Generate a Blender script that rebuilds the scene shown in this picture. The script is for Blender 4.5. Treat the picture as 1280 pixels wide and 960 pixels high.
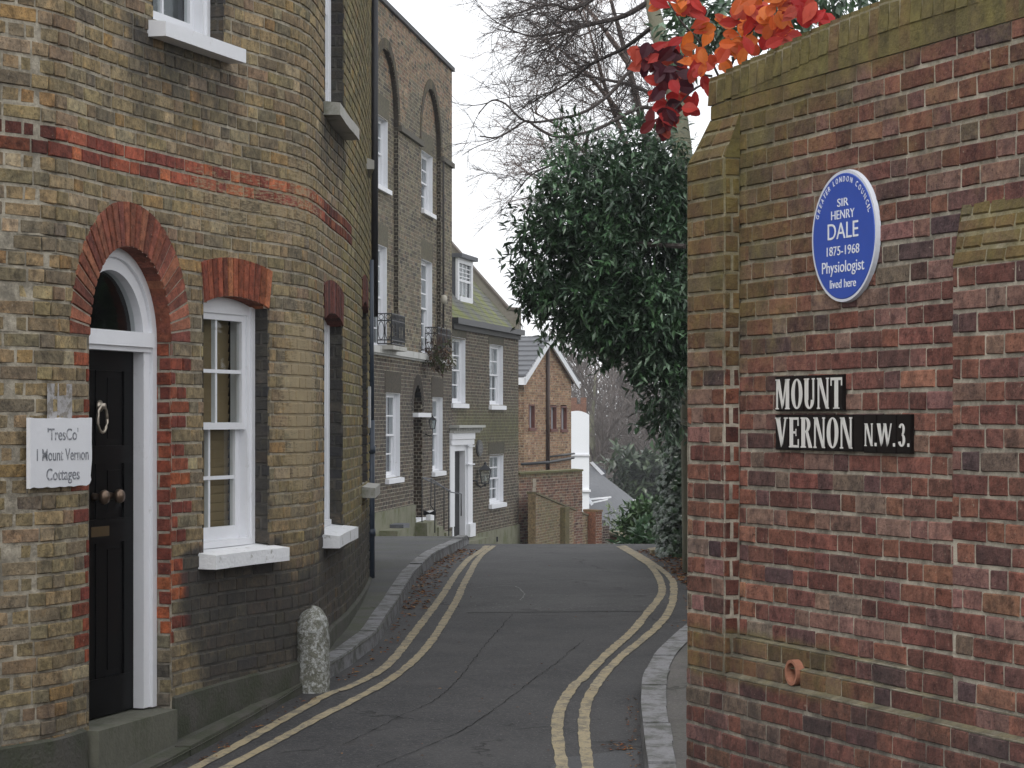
import bpy, math, random
from mathutils import Vector, Matrix, noise as mnoise
R = math.radians
sc = bpy.context.scene
for o in list(bpy.data.objects): bpy.data.objects.remove(o)
E = 1.9                      # eye height above z = 0
F = 2950.0                   # focal length in photo pixels (1280 wide)
# ---------------------------------------------------------------- camera
cam = bpy.data.cameras.new('camera'); co = bpy.data.objects.new('camera', cam)
sc.collection.objects.link(co); sc.camera = co
co.location = (0, 0, E); co.rotation_euler = (R(90), 0, 0)
cam.sensor_width = 36; cam.lens = 36*F/1280; cam.shift_y = 45/1280
cam.clip_start = .1; cam.clip_end = 4000
# ---------------------------------------------------------------- sky and light
w = bpy.data.worlds.new('World'); sc.world = w; w.use_nodes = True
wn = w.node_tree.nodes; wl = w.node_tree.links; wn.clear()
SUN_EL, SUN_AZ = 48, 200
sky = wn.new('ShaderNodeTexSky'); sky.sky_type = 'NISHITA'; sky.sun_disc = False
sky.sun_elevation = R(SUN_EL); sky.sun_rotation = R(SUN_AZ); sky.air_density = 1.0; sky.dust_density = 4; sky.ozone_density = 1
hs = wn.new('ShaderNodeHueSaturation'); hs.inputs['Saturation'].default_value = .22; hs.inputs['Value'].default_value = 1.0
wl.new(sky.outputs[0], hs.inputs['Color'])
# even cloud layer: lifts the sky to the flat white of an overcast day
cl = wn.new('ShaderNodeTexNoise'); cl.inputs['Scale'].default_value = 1.6; cl.inputs['Detail'].default_value = 5
tc = wn.new('ShaderNodeTexCoord'); wl.new(tc.outputs['Generated'], cl.inputs['Vector'])
rp = wn.new('ShaderNodeValToRGB'); rp.color_ramp.elements[0].color = (11.4, 11.6, 12.0, 1); rp.color_ramp.elements[1].color = (12.2, 12.4, 12.8, 1)
rp.color_ramp.elements[0].position = .35; rp.color_ramp.elements[1].position = .65
wl.new(cl.outputs[0], rp.inputs[0])
mx = wn.new('ShaderNodeMixRGB'); mx.inputs[0].default_value = .8
wl.new(hs.outputs[0], mx.inputs[1]); wl.new(rp.outputs[0], mx.inputs[2])
bg = wn.new('ShaderNodeBackground'); bg.inputs['Strength'].default_value = .095
wo = wn.new('ShaderNodeOutputWorld'); wl.new(mx.outputs[0], bg.inputs[0]); wl.new(bg.outputs[0], wo.inputs[0])
sl = bpy.data.lights.new('sun', 'SUN'); sl.energy = .8; sl.angle = R(25); sl.color = (1, .97, .93)
so = bpy.data.objects.new('sun', sl); sc.collection.objects.link(so)
so.rotation_euler = (R(90-SUN_EL), 0, R(180-SUN_AZ)); so.location = (0, 0, 30)
sc.view_settings.view_transform = 'Standard'; sc.view_settings.look = 'None'
sc.view_settings.exposure = .47; sc.view_settings.gamma = 1; sc.view_settings.use_curve_mapping = False
sc.render.engine = 'CYCLES'
C = sc.collection
# ---------------------------------------------------------------- helpers
def lerp(a, b, t): return a+(b-a)*t
def interp(tab, x):
    if x <= tab[0][0]: return tab[0][1]
    for (a, va), (b, vb) in zip(tab, tab[1:]):
        if x <= b: return va+(vb-va)*(x-a)/(b-a)
    return tab[-1][1]
def sstep(a, b, x):
    t = max(0, min(1, (x-a)/(b-a))); return t*t*(3-2*t)
def px(x, y, Y):             # photo pixel at depth Y -> world point
    return Vector(((x-640)/F*Y, Y, E-(y-525)/F*Y))
class MB:
    def __init__(s): s.v=[]; s.f=[]; s.m=[]; s.c=[]; s.w=[]; s.cc=(.5,.5,.5); s.ww=(0,0,0)
    def vert(s, p, c=None, w=None):
        s.v.append(tuple(p)); s.c.append(tuple(c or s.cc)); s.w.append(tuple(w or s.ww)); return len(s.v)-1
    def face(s, idx, m=0): s.f.append(tuple(idx)); s.m.append(m)
    def quad(s, a, b, c, d, m=0):
        i = [s.vert(p) for p in (a, b, c, d)]; s.face(i, m)
    def poly(s, pts, m=0): s.face([s.vert(p) for p in pts], m)
    def hexa(s, P, m=0):     # P: 8 points: bottom 0-3, top 4-7
        i = [s.vert(p) for p in P]
        for q in ((0,3,2,1),(4,5,6,7),(0,1,5,4),(1,2,6,5),(2,3,7,6),(3,0,4,7)): s.face([i[k] for k in q], m)
    def box(s, x0, y0, z0, x1, y1, z1, m=0):
        s.hexa([(x0,y0,z0),(x1,y0,z0),(x1,y1,z0),(x0,y1,z0),(x0,y0,z1),(x1,y0,z1),(x1,y1,z1),(x0,y1,z1)], m)
    def prism(s, poly, vec, m=0):
        n = len(poly); a = [s.vert(p) for p in poly]; b = [s.vert(Vector(p)+Vector(vec)) for p in poly]
        s.face(a[::-1], m); s.face(b, m)
        for k in range(n): s.face((a[k], a[(k+1)%n], b[(k+1)%n], b[k]), m)
    def tube(s, pts, r, n=6, m=0, cap=True, r1=None):
        pts = [Vector(p) for p in pts]; rings = []; N = len(pts)
        ref = Vector((0,0,1))
        for k, p in enumerate(pts):
            d = (pts[min(k+1, N-1)]-pts[max(k-1, 0)]); 
            if d.length < 1e-9: d = Vector((0,0,1))
            d.normalize(); rf = ref if abs(d.dot(ref)) < .95 else Vector((1,0,0))
            u = d.cross(rf).normalized(); v = u.cross(d)
            rr = r if r1 is None else lerp(r, r1, k/(N-1))
            rings.append([s.vert(p+(u*math.cos(a)+v*math.sin(a))*rr) for a in [2*math.pi*j/n for j in range(n)]])
        for a, b in zip(rings, rings[1:]):
            for j in range(n): s.face((a[j], a[(j+1)%n], b[(j+1)%n], b[j]), m)
        if cap: s.face(rings[0][::-1], m); s.face(rings[-1], m)
    def lathe(s, c, prof, n=16, m=0, axis=Vector((0,0,1))):
        axis = Vector(axis).normalized(); rf = Vector((0,0,1)) if abs(axis.z) < .9 else Vector((1,0,0))
        u = axis.cross(rf).normalized(); v = u.cross(axis); rings = []
        for r, h in prof:
            rings.append([s.vert(Vector(c)+axis*h+(u*math.cos(a)+v*math.sin(a))*r) for a in [2*math.pi*j/n for j in range(n)]])
        for a, b in zip(rings, rings[1:]):
            for j in range(n): s.face((a[j], a[(j+1)%n], b[(j+1)%n], b[j]), m)
        s.face(rings[0][::-1], m); s.face(rings[-1], m)
    def build(s, name, mats, parent=None, smooth=False):
        me = bpy.data.meshes.new(name); me.from_pydata(s.v, [], s.f)
        if not isinstance(mats, (list, tuple)): mats = [mats]
        for m_ in mats: me.materials.append(m_)
        me.polygons.foreach_set('material_index', s.m)
        if smooth: me.polygons.foreach_set('use_smooth', [True]*len(s.f))
        a = me.attributes.new('col', 'FLOAT_COLOR', 'POINT'); a.data.foreach_set('color', [q for c in s.c for q in (c[0], c[1], c[2], 1)])
        a = me.attributes.new('wear', 'FLOAT_COLOR', 'POINT'); a.data.foreach_set('color', [q for c in s.w for q in (c[0], c[1], c[2], 1)])
        me.update(); o = bpy.data.objects.new(name, me); C.objects.link(o)
        if parent: o.parent = parent; o.matrix_parent_inverse = PINV.get(parent.name, Matrix())
        return o
PINV = {}
def thing(name, label, cat, loc=(0,0,0), group=None):
    o = bpy.data.objects.new(name, None); C.objects.link(o); o.location = loc; o.empty_display_size = .2
    PINV[o.name] = Matrix.Translation(-Vector(loc))
    o['label'] = label; o['category'] = cat
    if group: o['group'] = group
    return o
def tag(o, label, cat, group=None, kind=None):
    o['label'] = label; o['category'] = cat
    if group: o['group'] = group
    if kind: o['kind'] = kind
    return o
def struct(o): o['kind'] = 'structure'; return o
class Path:
    def __init__(s, pts, smooth=False):
        pts = [Vector((p[0], p[1])) for p in pts]
        if smooth:
            q = [pts[0]*2-pts[1]]+pts+[pts[-1]*2-pts[-2]]; out = []
            for k in range(1, len(q)-2):
                p0, p1, p2, p3 = q[k-1:k+3]
                for j in range(8):
                    t = j/8; out.append(.5*((2*p1)+(p2-p0)*t+(2*p0-5*p1+4*p2-p3)*t*t+(3*p1-p0-3*p2+p3)*t**3))
            out.append(pts[-1]); pts = out
        s.p = pts; s.q = [0]
        for a, b in zip(pts, pts[1:]): s.q.append(s.q[-1]+(b-a).length)
        s.L = s.q[-1]; s.tg = []
        for k in range(len(pts)): s.tg.append((pts[min(k+1, len(pts)-1)]-pts[max(k-1, 0)]).normalized())
    def at(s, t):
        if t <= 0: return s.p[0]+s.tg[0]*t, s.tg[0]
        if t >= s.L: return s.p[-1]+s.tg[-1]*(t-s.L), s.tg[-1]
        lo, hi = 0, len(s.q)-1
        while hi-lo > 1:
            mid = (lo+hi)//2
            if s.q[mid] <= t: lo = mid
            else: hi = mid
        f = (t-s.q[lo])/(s.q[hi]-s.q[lo]); return s.p[lo].lerp(s.p[hi], f), s.tg[lo].lerp(s.tg[hi], f).normalized()
    def P(s, t, z, o=0):      # t along wall, z relative to the eye, o outward offset
        p, g = s.at(t); return Vector((p.x+g.y*o, p.y-g.x*o, E+z))
    def S(s, x, o=0):         # photo column x -> t
        lo, hi = -1.0, s.L+1
        def col(t): q = s.P(t, 0, o); return 640+F*q.x/q.y
        f0 = col(lo) < col(hi)
        for _ in range(50):
            mid = (lo+hi)/2
            if (col(mid) < x) == f0: lo = mid
            else: hi = mid
        return (lo+hi)/2
    def Z(s, t, y, o=0): return -(y-525)/F*s.P(t, 0, o).y
def wbox(mb, p, s0, s1, z0, z1, o0, o1, m=0, seg=1):
    for k in range(seg):
        a, b = lerp(s0, s1, k/seg), lerp(s0, s1, (k+1)/seg)
        mb.hexa([p.P(a,z0,o0), p.P(b,z0,o0), p.P(b,z0,o1), p.P(a,z0,o1), p.P(a,z1,o0), p.P(b,z1,o0), p.P(b,z1,o1), p.P(a,z1,o1)][::1], m)
def subtract(a, b, blocks):
    segs = [(a, b)]
    for (c, d) in blocks:
        out = []
        for (x, y) in segs:
            if d <= x or c >= y: out.append((x, y)); continue
            if c > x: out.append((x, c))
            if d < y: out.append((d, y))
        segs = out
    return segs
def bricks(mb, p, s0, s1, z0, z1, colf, wearf=lambda s, z: (0,0,0), blocked=lambda z: [], mblocked=None, off=0, ch=.075, L=.225, H=.1125,
           joint=.011, prot=.007, seed=1, simple=False, phase=0, pt=None, bond='flemish', mortar=True, jit=.0025, ramp=None, mseg=.25):
    rng = random.Random(seed); pt = pt or p.P
    n = max(1, round((z1-z0)/ch)); ch = (z1-z0)/n
    mblocked = mblocked or blocked
    for k in range(n):
        a0 = z0+k*ch; zc = a0+ch/2
        if ramp and zc > 0: pass
        if mortar:
            for (x, y) in subtract(s0, s1, mblocked(zc)):
                m = max(1, int(math.ceil((y-x)/mseg)))
                for j in range(m):
                    u, v = lerp(x, y, j/m), lerp(x, y, (j+1)/m)
                    ids = [mb.vert(pt(q, zz, off-prot), (.3,.28,.24), wearf(q, zz)) for q, zz in ((u,a0),(v,a0),(v,a0+ch),(u,a0+ch))]
                    mb.face(ids, 1)
        if bond == 'flemish':
            x = s0-((L+H)/2 if (k+phase) % 2 else 0)-rng.random()*.03; kinds = (L, H)
        elif bond == 'header': x = s0-(H/2 if (k+phase) % 2 else 0); kinds = (H, H)
        else: x = s0-(L/2 if (k+phase) % 2 else 0); kinds = (L, L)
        q = 0; bl = blocked(zc)
        while x < s1:
            ln = kinds[q % 2]*(1+rng.uniform(-.05, .05)); q += 1
            a, b = max(x, s0), min(x+ln, s1)
            if b > a:
                for (c, d) in subtract(a, b, bl):
                    if d-c < .03: continue
                    ca = c+(joint/2 if c == x else .002); da = d-(joint/2 if d == x+ln else .002)
                    col = colf((c+d)/2, zc, rng); J = lambda: rng.uniform(-jit, jit)
                    zz0, zz1 = a0+joint/2, a0+ch-joint/2
                    o_ = off+rng.uniform(-.0015, .002)
                    if simple:
                        ids = [mb.vert(pt(s_, z_, o_), col, wearf(s_, z_)) for s_, z_ in ((ca,zz0),(da,zz0),(da,zz1),(ca,zz1))]
                        mb.face(ids, 0)
                    else:
                        e = .005
                        outer = [(ca+J(),zz0+J()),(da+J(),zz0+J()),(da+J(),zz1+J()),(ca+J(),zz1+J())]
                        g = ((e,e),(-e,e),(-e,-e),(e,-e))
                        A = [mb.vert(pt(s_, z_, off-prot-.002), col, wearf(s_, z_)) for s_, z_ in outer]
                        B = [mb.vert(pt(s_+gx, z_+gz, o_), col, wearf(s_, z_)) for (s_, z_), (gx, gz) in zip(outer, g)]
                        mb.face(B, 0)
                        for j in range(4): mb.face((A[j], A[(j+1)%4], B[(j+1)%4], B[j]), 0)
            x += ln
# ---------------------------------------------------------------- materials
def nt(name):
    m = bpy.data.materials.new(name); m.use_nodes = True; n = m.node_tree.nodes; l = m.node_tree.links
    return m, n, l, n['Principled BSDF']
def noise_(n, l, scale, detail=4, vec=None, rough=.55):
    t = n.new('ShaderNodeTexNoise'); t.inputs['Scale'].default_value = scale; t.inputs['Detail'].default_value = detail; t.inputs['Roughness'].default_value = rough
    if vec is None:
        g = n.new('ShaderNodeNewGeometry'); vec = g.outputs['Position']
    l.new(vec, t.inputs['Vector']); return t.outputs[0]
def ramp_(n, l, src, a, b, v0=0, v1=1):
    m = n.new('ShaderNodeMapRange'); m.interpolation_type = 'SMOOTHSTEP'
    for k, v in zip(('From Min','From Max','To Min','To Max'), (a, b, v0, v1)): m.inputs[k].default_value = v
    l.new(src, m.inputs['Value']); return m.outputs[0]
def mix_(n, l, f, a, b, typ='MIX'):
    m = n.new('ShaderNodeMixRGB'); m.blend_type = typ
    for k, v in ((0, f), (1, a), (2, b)):
        if isinstance(v, (int, float)): m.inputs[k].default_value = v
        elif isinstance(v, (tuple, list)): m.inputs[k].default_value = (*v[:3], 1)
        else: l.new(v, m.inputs[k])
    return m.outputs[0]
def math_(n, l, op, a, b=None):
    m = n.new('ShaderNodeMath'); m.operation = op
    for k, v in ((0, a), (1, b)):
        if v is None: continue
        if isinstance(v, (int, float)): m.inputs[k].default_value = v
        else: l.new(v, m.inputs[k])
    return m.outputs[0]
def bump_(n, l, bsdf, h, strength=.5, dist=.01):
    b = n.new('ShaderNodeBump'); b.inputs['Strength'].default_value = strength; b.inputs['Distance'].default_value = dist
    l.new(h, b.inputs['Height']); l.new(b.outputs[0], bsdf.inputs['Normal'])
def stretched(n, l, sx, sy, sz):
    g = n.new('ShaderNodeNewGeometry'); m = n.new('ShaderNodeMapping'); m.inputs['Scale'].default_value = (sx, sy, sz)
    l.new(g.outputs['Position'], m.inputs['Vector']); return m.outputs[0]
def wear_mix(n, l, base, moss, soot_dark, pale, pstreak=(5, 5, 30)):
    at = n.new('ShaderNodeAttribute'); at.attribute_name = 'wear'
    sep = n.new('ShaderNodeSeparateColor'); l.new(at.outputs['Color'], sep.inputs[0])
    n1 = noise_(n, l, 11, 9, rough=.82); nm = ramp_(n, l, noise_(n, l, 5, 5, rough=.7), .35, .65); moss = mix_(n, l, nm, tuple(q*.62 for q in moss), tuple(q*w for q, w in zip(moss, (1.12, 1.1, .8)))); n2 = noise_(n, l, 4.5, 7, stretched(n, l, 1, 1, .55), .78); n3 = noise_(n, l, 3.0, 7, stretched(n, l, *pstreak), .7)
    fm = ramp_(n, l, math_(n, l, 'ADD', sep.outputs[0], n1), .72, 1.22, 0, .74)
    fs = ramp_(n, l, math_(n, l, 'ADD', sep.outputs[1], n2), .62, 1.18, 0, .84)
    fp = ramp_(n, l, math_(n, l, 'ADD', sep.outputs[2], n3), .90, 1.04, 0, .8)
    base = mix_(n, l, fp, base, pale); base = mix_(n, l, fm, base, moss); return mix_(n, l, fs, base, soot_dark)
def brick_mat(name, moss=(.105,.10,.050), soot_dark=(.036,.037,.040), pale=(.36,.29,.18), bump=.8, mort=None, hi=(1.7,1.5,1.25)):
    m, n, l, b = nt(name)
    if mort: base = mix_(n, l, ramp_(n, l, noise_(n, l, 7, 6, rough=.75), .35, .65), tuple(c*.5 for c in mort), tuple(c*1.15 for c in mort))
    else:
        at = n.new('ShaderNodeAttribute'); at.attribute_name = 'col'; base = at.outputs['Color']
        f = noise_(n, l, 22, 6, rough=.7); base = mix_(n, l, 1.0, base, mix_(n, l, ramp_(n, l, f, .3, .7), (.6,.6,.62), (1.35,1.32,1.28)), 'MULTIPLY')
        fy = ramp_(n, l, noise_(n, l, 10, 5, rough=.7), .52, .68, 0, .55); base = mix_(n, l, fy, base, mix_(n, l, 1.0, base, hi, 'MULTIPLY'))
        fd = ramp_(n, l, noise_(n, l, 13, 6, rough=.75), .50, .36, 0, .65); base = mix_(n, l, fd, base, mix_(n, l, 1.0, base, (.42,.42,.46), 'MULTIPLY'))
        f2 = ramp_(n, l, noise_(n, l, 90, 3), .58, .72); base = mix_(n, l, f2, base, mix_(n, l, 1.0, base, (.4,.4,.4), 'MULTIPLY'))
        f3 = ramp_(n, l, noise_(n, l, 60, 3), .66, .76, 0, .5); base = mix_(n, l, f3, base, (.4,.34,.26))
    base = wear_mix(n, l, base, moss, soot_dark, pale)
    l.new(base, b.inputs['Base Color']); b.inputs['Roughness'].default_value = .9; b.inputs['Specular IOR Level'].default_value = .25
    h = math_(n, l, 'ADD', noise_(n, l, 55, 6, rough=.7), math_(n, l, 'MULTIPLY', noise_(n, l, 15, 4), .8)); bump_(n, l, b, h, bump, .012)
    return m
def plain(name, col, rough=.6, var=.15, scale=12, bump=0, metal=0, dirt=None, spec=.5, dscale=4, dthr=(.5,.75)):
    m, n, l, b = nt(name); f = noise_(n, l, scale, 5, rough=.65)
    base = mix_(n, l, f, tuple(c*(1-var) for c in col), tuple(min(1, c*(1+var)) for c in col))
    if dirt: base = mix_(n, l, ramp_(n, l, noise_(n, l, dscale, 6, rough=.7), dthr[0], dthr[1], 0, .85), base, dirt)
    l.new(base, b.inputs['Base Color']); b.inputs['Roughness'].default_value = rough; b.inputs['Metallic'].default_value = metal
    b.inputs['Specular IOR Level'].default_value = spec
    if bump: bump_(n, l, b, noise_(n, l, scale*3, 5), bump, .01)
    return m
M = {}
M['stock'] = brick_mat('yellow_stock_brick'); M['stock_mortar'] = brick_mat('stock_mortar', mort=(.40,.36,.285))
M['red'] = brick_mat('red_brick', hi=(1.35,1.25,1.2), moss=(.165,.145,.060), soot_dark=(.035,.03,.03)); M['red_mortar'] = brick_mat('red_mortar', moss=(.19,.165,.08), mort=(.42,.38,.31))
M['far'] = brick_mat('brown_stock_brick', moss=(.13,.13,.07), bump=.2); M['far_mortar'] = brick_mat('far_mortar', moss=(.2,.2,.12), mort=(.42,.39,.31), bump=.2)
M['white'] = plain('white_gloss_paint', (.76,.77,.80), .5, .07, 7, .15, dirt=(.42,.41,.38), dscale=9, dthr=(.60,.80))
M['whiteold'] = plain('weathered_white_paint', (.76,.77,.79), .6, .10, 14, .6, dirt=(.26,.25,.22), dscale=11, dthr=(.58,.68))
M['stone'] = plain('grey_stone', (.42,.41,.38), .8, .2, 10, .4, dirt=(.13,.14,.08))
M['black'] = plain('black_gloss_paint', (.0035,.0035,.004), .35, .2, 6, spec=.08)
M['iron'] = plain('black_iron', (.018,.02,.024), .5, .3, 30)
M['brass'] = plain('aged_brass', (.17,.12,.085), .35, .3, 40, metal=.8)
M['bronze'] = plain('pale_metal', (.45,.40,.33), .35, .2, 40, metal=.8)
M['blind'] = plain('tan_blind', (.25,.18,.095), .8, .1, 6)
M['curtain'] = plain('net_curtain', (.30,.31,.33), .9, .15, 5)
M['dark'] = plain('dark_room', (.012,.012,.013), .9, .2, 5)
M['slate'] = plain('slate', (.10,.105,.12), .7, .3, 9, .3)
M['pipeblue'] = plain('blue_grey_pipe', (.035,.05,.075), .4, .25, 20)
M['clay'] = plain('terracotta', (.30,.13,.08), .85, .2, 30, .3)
M['render_green'] = plain('mossy_render', (.19,.185,.13), .9, .25, 6, .3, dirt=(.09,.105,.035), dscale=3, dthr=(.42,.66))
M['plinth'] = plain('dark_render', (.070,.066,.056), .9, .3, 16, .9, dirt=(.035,.042,.022), dscale=4, dthr=(.38,.62))
def glass_mat():
    m, n, l, b = nt('window_glass'); n.remove(b)
    g = n.new('ShaderNodeBsdfGlossy'); g.inputs['Roughness'].default_value = .02; g.inputs['Color'].default_value = (.9,.93,.95,1)
    t = n.new('ShaderNodeBsdfTransparent'); t.inputs['Color'].default_value = (.82,.85,.84,1)
    fr = n.new('ShaderNodeLayerWeight'); fr.inputs['Blend'].default_value = .5
    f = math_(n, l, 'ADD', math_(n, l, 'MULTIPLY', math_(n, l, 'POWER', fr.outputs['Facing'], 5), .6), .04)
    mx = n.new('ShaderNodeMixShader'); l.new(f, mx.inputs[0]); l.new(t.outputs[0], mx.inputs[1]); l.new(g.outputs[0], mx.inputs[2])
    l.new(mx.outputs[0], n['Material Output'].inputs['Surface']); return m
M['glass'] = glass_mat()
def asphalt(name, c0, c1, moss=0, gs=160):
    m, n, l, b = nt(name)
    base = mix_(n, l, ramp_(n, l, noise_(n, l, 1.3, 6, rough=.7), .35, .65), c0, c1)
    sp = ramp_(n, l, noise_(n, l, gs, 2), .62, .75); base = mix_(n, l, sp, base, (.20,.20,.195))
    sp2 = ramp_(n, l, noise_(n, l, 35, 4, rough=.8), .45, .62, 0, .45); base = mix_(n, l, sp2, base, (.075,.073,.07))
    dk = ramp_(n, l, noise_(n, l, gs*.8, 2), .60, .5, 0, .45); base = mix_(n, l, math_(n, l, 'MULTIPLY', dk, .5), base, (.012,.012,.012))
    v = n.new('ShaderNodeTexVoronoi'); v.feature = 'DISTANCE_TO_EDGE'; v.inputs['Scale'].default_value = .55
    dist = mix_(n, l, .4, stretched(n, l, 1, .7, 1), noise_col(n, l, 5)); l.new(dist, v.inputs['Vector'])
    ck = ramp_(n, l, v.outputs['Distance'], .002, .010, .8, 0); ck = math_(n, l, 'MULTIPLY', ck, ramp_(n, l, noise_(n, l, 2.2, 5), .48, .62)); base = mix_(n, l, ck, base, (.008,.008,.008))
    st = ramp_(n, l, noise_(n, l, 4, 6, rough=.7), .55, .75, 0, .5); base = mix_(n, l, st, base, (.028,.024,.021))
    if moss:
        base = mix_(n, l, ramp_(n, l, noise_(n, l, 2.2, 6, rough=.7), .4, .65, 0, moss), base, (.055,.065,.03))
    l.new(base, b.inputs['Base Color']); b.inputs['Roughness'].default_value = .75; b.inputs['Specular IOR Level'].default_value = .3
    h = math_(n, l, 'ADD', noise_(n, l, gs*.7, 3), math_(n, l, 'MULTIPLY', ck, -2.0)); bump_(n, l, b, h, .7, .006); return m
def noise_col(n, l, scale):
    t = n.new('ShaderNodeTexNoise'); t.inputs['Scale'].default_value = scale; t.inputs['Detail'].default_value = 5
    g = n.new('ShaderNodeNewGeometry'); l.new(g.outputs['Position'], t.inputs['Vector']); return t.outputs['Color']
M['road'] = asphalt('road_asphalt', (.022,.022,.025), (.046,.045,.047), gs=95)
M['pave'] = asphalt('pavement_tarmac', (.05,.051,.056), (.078,.078,.083), .35)
M['pavemoss'] = asphalt('mossy_pavement', (.06,.06,.05), (.10,.10,.085), .8)
M['kerb'] = plain('granite_kerb', (.19,.19,.20), .75, .5, 70, .6, dirt=(.055,.058,.045), dscale=7, dthr=(.42,.62))
def yellow_mat():
    m, n, l, b = nt('worn_yellow_paint')
    f = ramp_(n, l, noise_(n, l, 12, 10, rough=.85), .45, .60); base = mix_(n, l, f, mix_(n, l, noise_(n, l, 5, 4), (.255,.20,.105), (.33,.285,.19)), (.11,.10,.08))
    f2 = ramp_(n, l, noise_(n, l, 120, 2), .5, .7, 0, .5); base = mix_(n, l, f2, base, (.16,.14,.10))
    l.new(base, b.inputs['Base Color']); b.inputs['Roughness'].default_value = .8; bump_(n, l, b, noise_(n, l, 110, 3), .5, .004); return m
M['yellow'] = yellow_mat()
def leaf_mat(name, rough=.5, trans=.0, spec=.5):
    m, n, l, b = nt(name); at = n.new('ShaderNodeAttribute'); at.attribute_name = 'col'
    base = mix_(n, l, 1, at.outputs['Color'], mix_(n, l, noise_(n, l, 25, 3), (.7,.7,.7), (1.3,1.3,1.3)), 'MULTIPLY')
    l.new(base, b.inputs['Base Color']); b.inputs['Roughness'].default_value = rough; b.inputs['Specular IOR Level'].default_value = spec
    if trans:
        t = n.new('ShaderNodeBsdfTranslucent'); l.new(base, t.inputs['Color']); mx = n.new('ShaderNodeMixShader'); mx.inputs[0].default_value = trans
        l.new(b.outputs[0], mx.inputs[1]); l.new(t.outputs[0], mx.inputs[2]); l.new(mx.outputs[0], n['Material Output'].inputs['Surface'])
    return m
M['leaf'] = leaf_mat('glossy_leaf', .32, .15, .7); M['redleaf'] = leaf_mat('autumn_leaf', .5, .4, .3); M['dryleaf'] = leaf_mat('dry_leaf', .8, .1, .2)
M['bark'] = plain('dark_bark', (.055,.045,.042), .9, .35, 25, .6); M['palebark'] = plain('pale_green_bark', (.17,.165,.115), .85, .3, 10, .5, dirt=(.08,.09,.04))
M['farbark'] = plain('brown_twigs', (.13,.11,.10), .95, .2, 2)
# ---------------------------------------------------------------- ground profile (metres below the eye as a function of depth)
HT = [(0,2.0),(8,1.95),(10,1.86),(12.3,1.70),(13.5,1.595),(15,1.525),(17,1.47),(20,1.413),(23,1.378),(26,1.365),(28,1.51),(31,1.70),(36,2.0),(44,2.50),(54,3.08),(66,3.85),(80,4.9),(120,8.5),(200,14),(400,20)]
def H(Y):   # smoothed table
    return (interp(HT, Y)*2+interp(HT, Y-.5)+interp(HT, Y+.5))/4 if Y < 26 else interp(HT, Y)
def gz(Y, up=0): return E-H(Y)+up
def gpt(x, y, up=0):          # photo pixel -> ground point (before the crest)
    lo, hi = 6.0, 26.0
    for _ in range(40):
        mid = (lo+hi)/2
        if 525+F*(H(mid)-up)/mid > y: lo = mid
        else: hi = mid
    Y = (lo+hi)/2; return Vector(((x-640)/F*Y, Y, gz(Y, up)))
ys = [1.0, 4, 6, 8]+[8.5+.25*k for k in range(74)]+[28,30,32,36,40,44,50,56,62,70,80,100,120,160,200,300,400]
mb = MB()
for a, b in zip(ys, ys[1:]):
    xs = (-1500,-200,-30,-8,8,30,200,1500)
    for x0, x1 in zip(xs, xs[1:]): mb.quad((x0,a,gz(a,-.03)),(x1,a,gz(a,-.03)),(x1,b,gz(b,-.03)),(x0,b,gz(b,-.03)))
mb.quad((-3000,400,E-20.03),(3000,400,E-20.03),(3000,3000,E-20.03),(-3000,3000,E-20.03)); mb.quad((-1500,-60,gz(1,-.03)),(1500,-60,gz(1,-.03)),(1500,1,gz(1,-.03)),(-1500,1,gz(1,-.03)))
struct(mb.build('ground', plain('earth', (.06,.06,.035), .95, .3, 1, .3)))
mb = MB()
ry = [y for y in ys if y <= 80]
for a, b in zip(ry, ry[1:]):
    xs = [-3.5+.5*k for k in range(16)]
    for x0, x1 in zip(xs, xs[1:]):
        k0, k1 = (.0 if a < 40 else (a-40)*.05), (.0 if b < 40 else (b-40)*.05)
        mb.quad((x0+k0,a,gz(a)),(x1+k0,a,gz(a)),(x1+k1,b,gz(b)),(x0+k1,b,gz(b)))
struct(mb.build('road', M['road'], smooth=True))
# ---------------------------------------------------------------- left house wall curve
WT = [(-140,10.05),(-60,10.42),(0,10.74),(50,10.93),(80,11.1),(112,11.38),(150,11.73),(214,12.27),(255,12.65),(300,13.07),(350,13.5),(385,13.95),(403,14.6),(416,15.3),(430,16.0),(445,17.2),(455,18.4),(461,19.6)]
wp = [(-5.6,7.4),(-4.1,8.75),(-3.2,9.56)]+[((x-640)/F*Y, Y) for x, Y in WT]+[(-1.25,20.8),(-1.5,22.4)]
LW = Path(wp, True)
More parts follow.
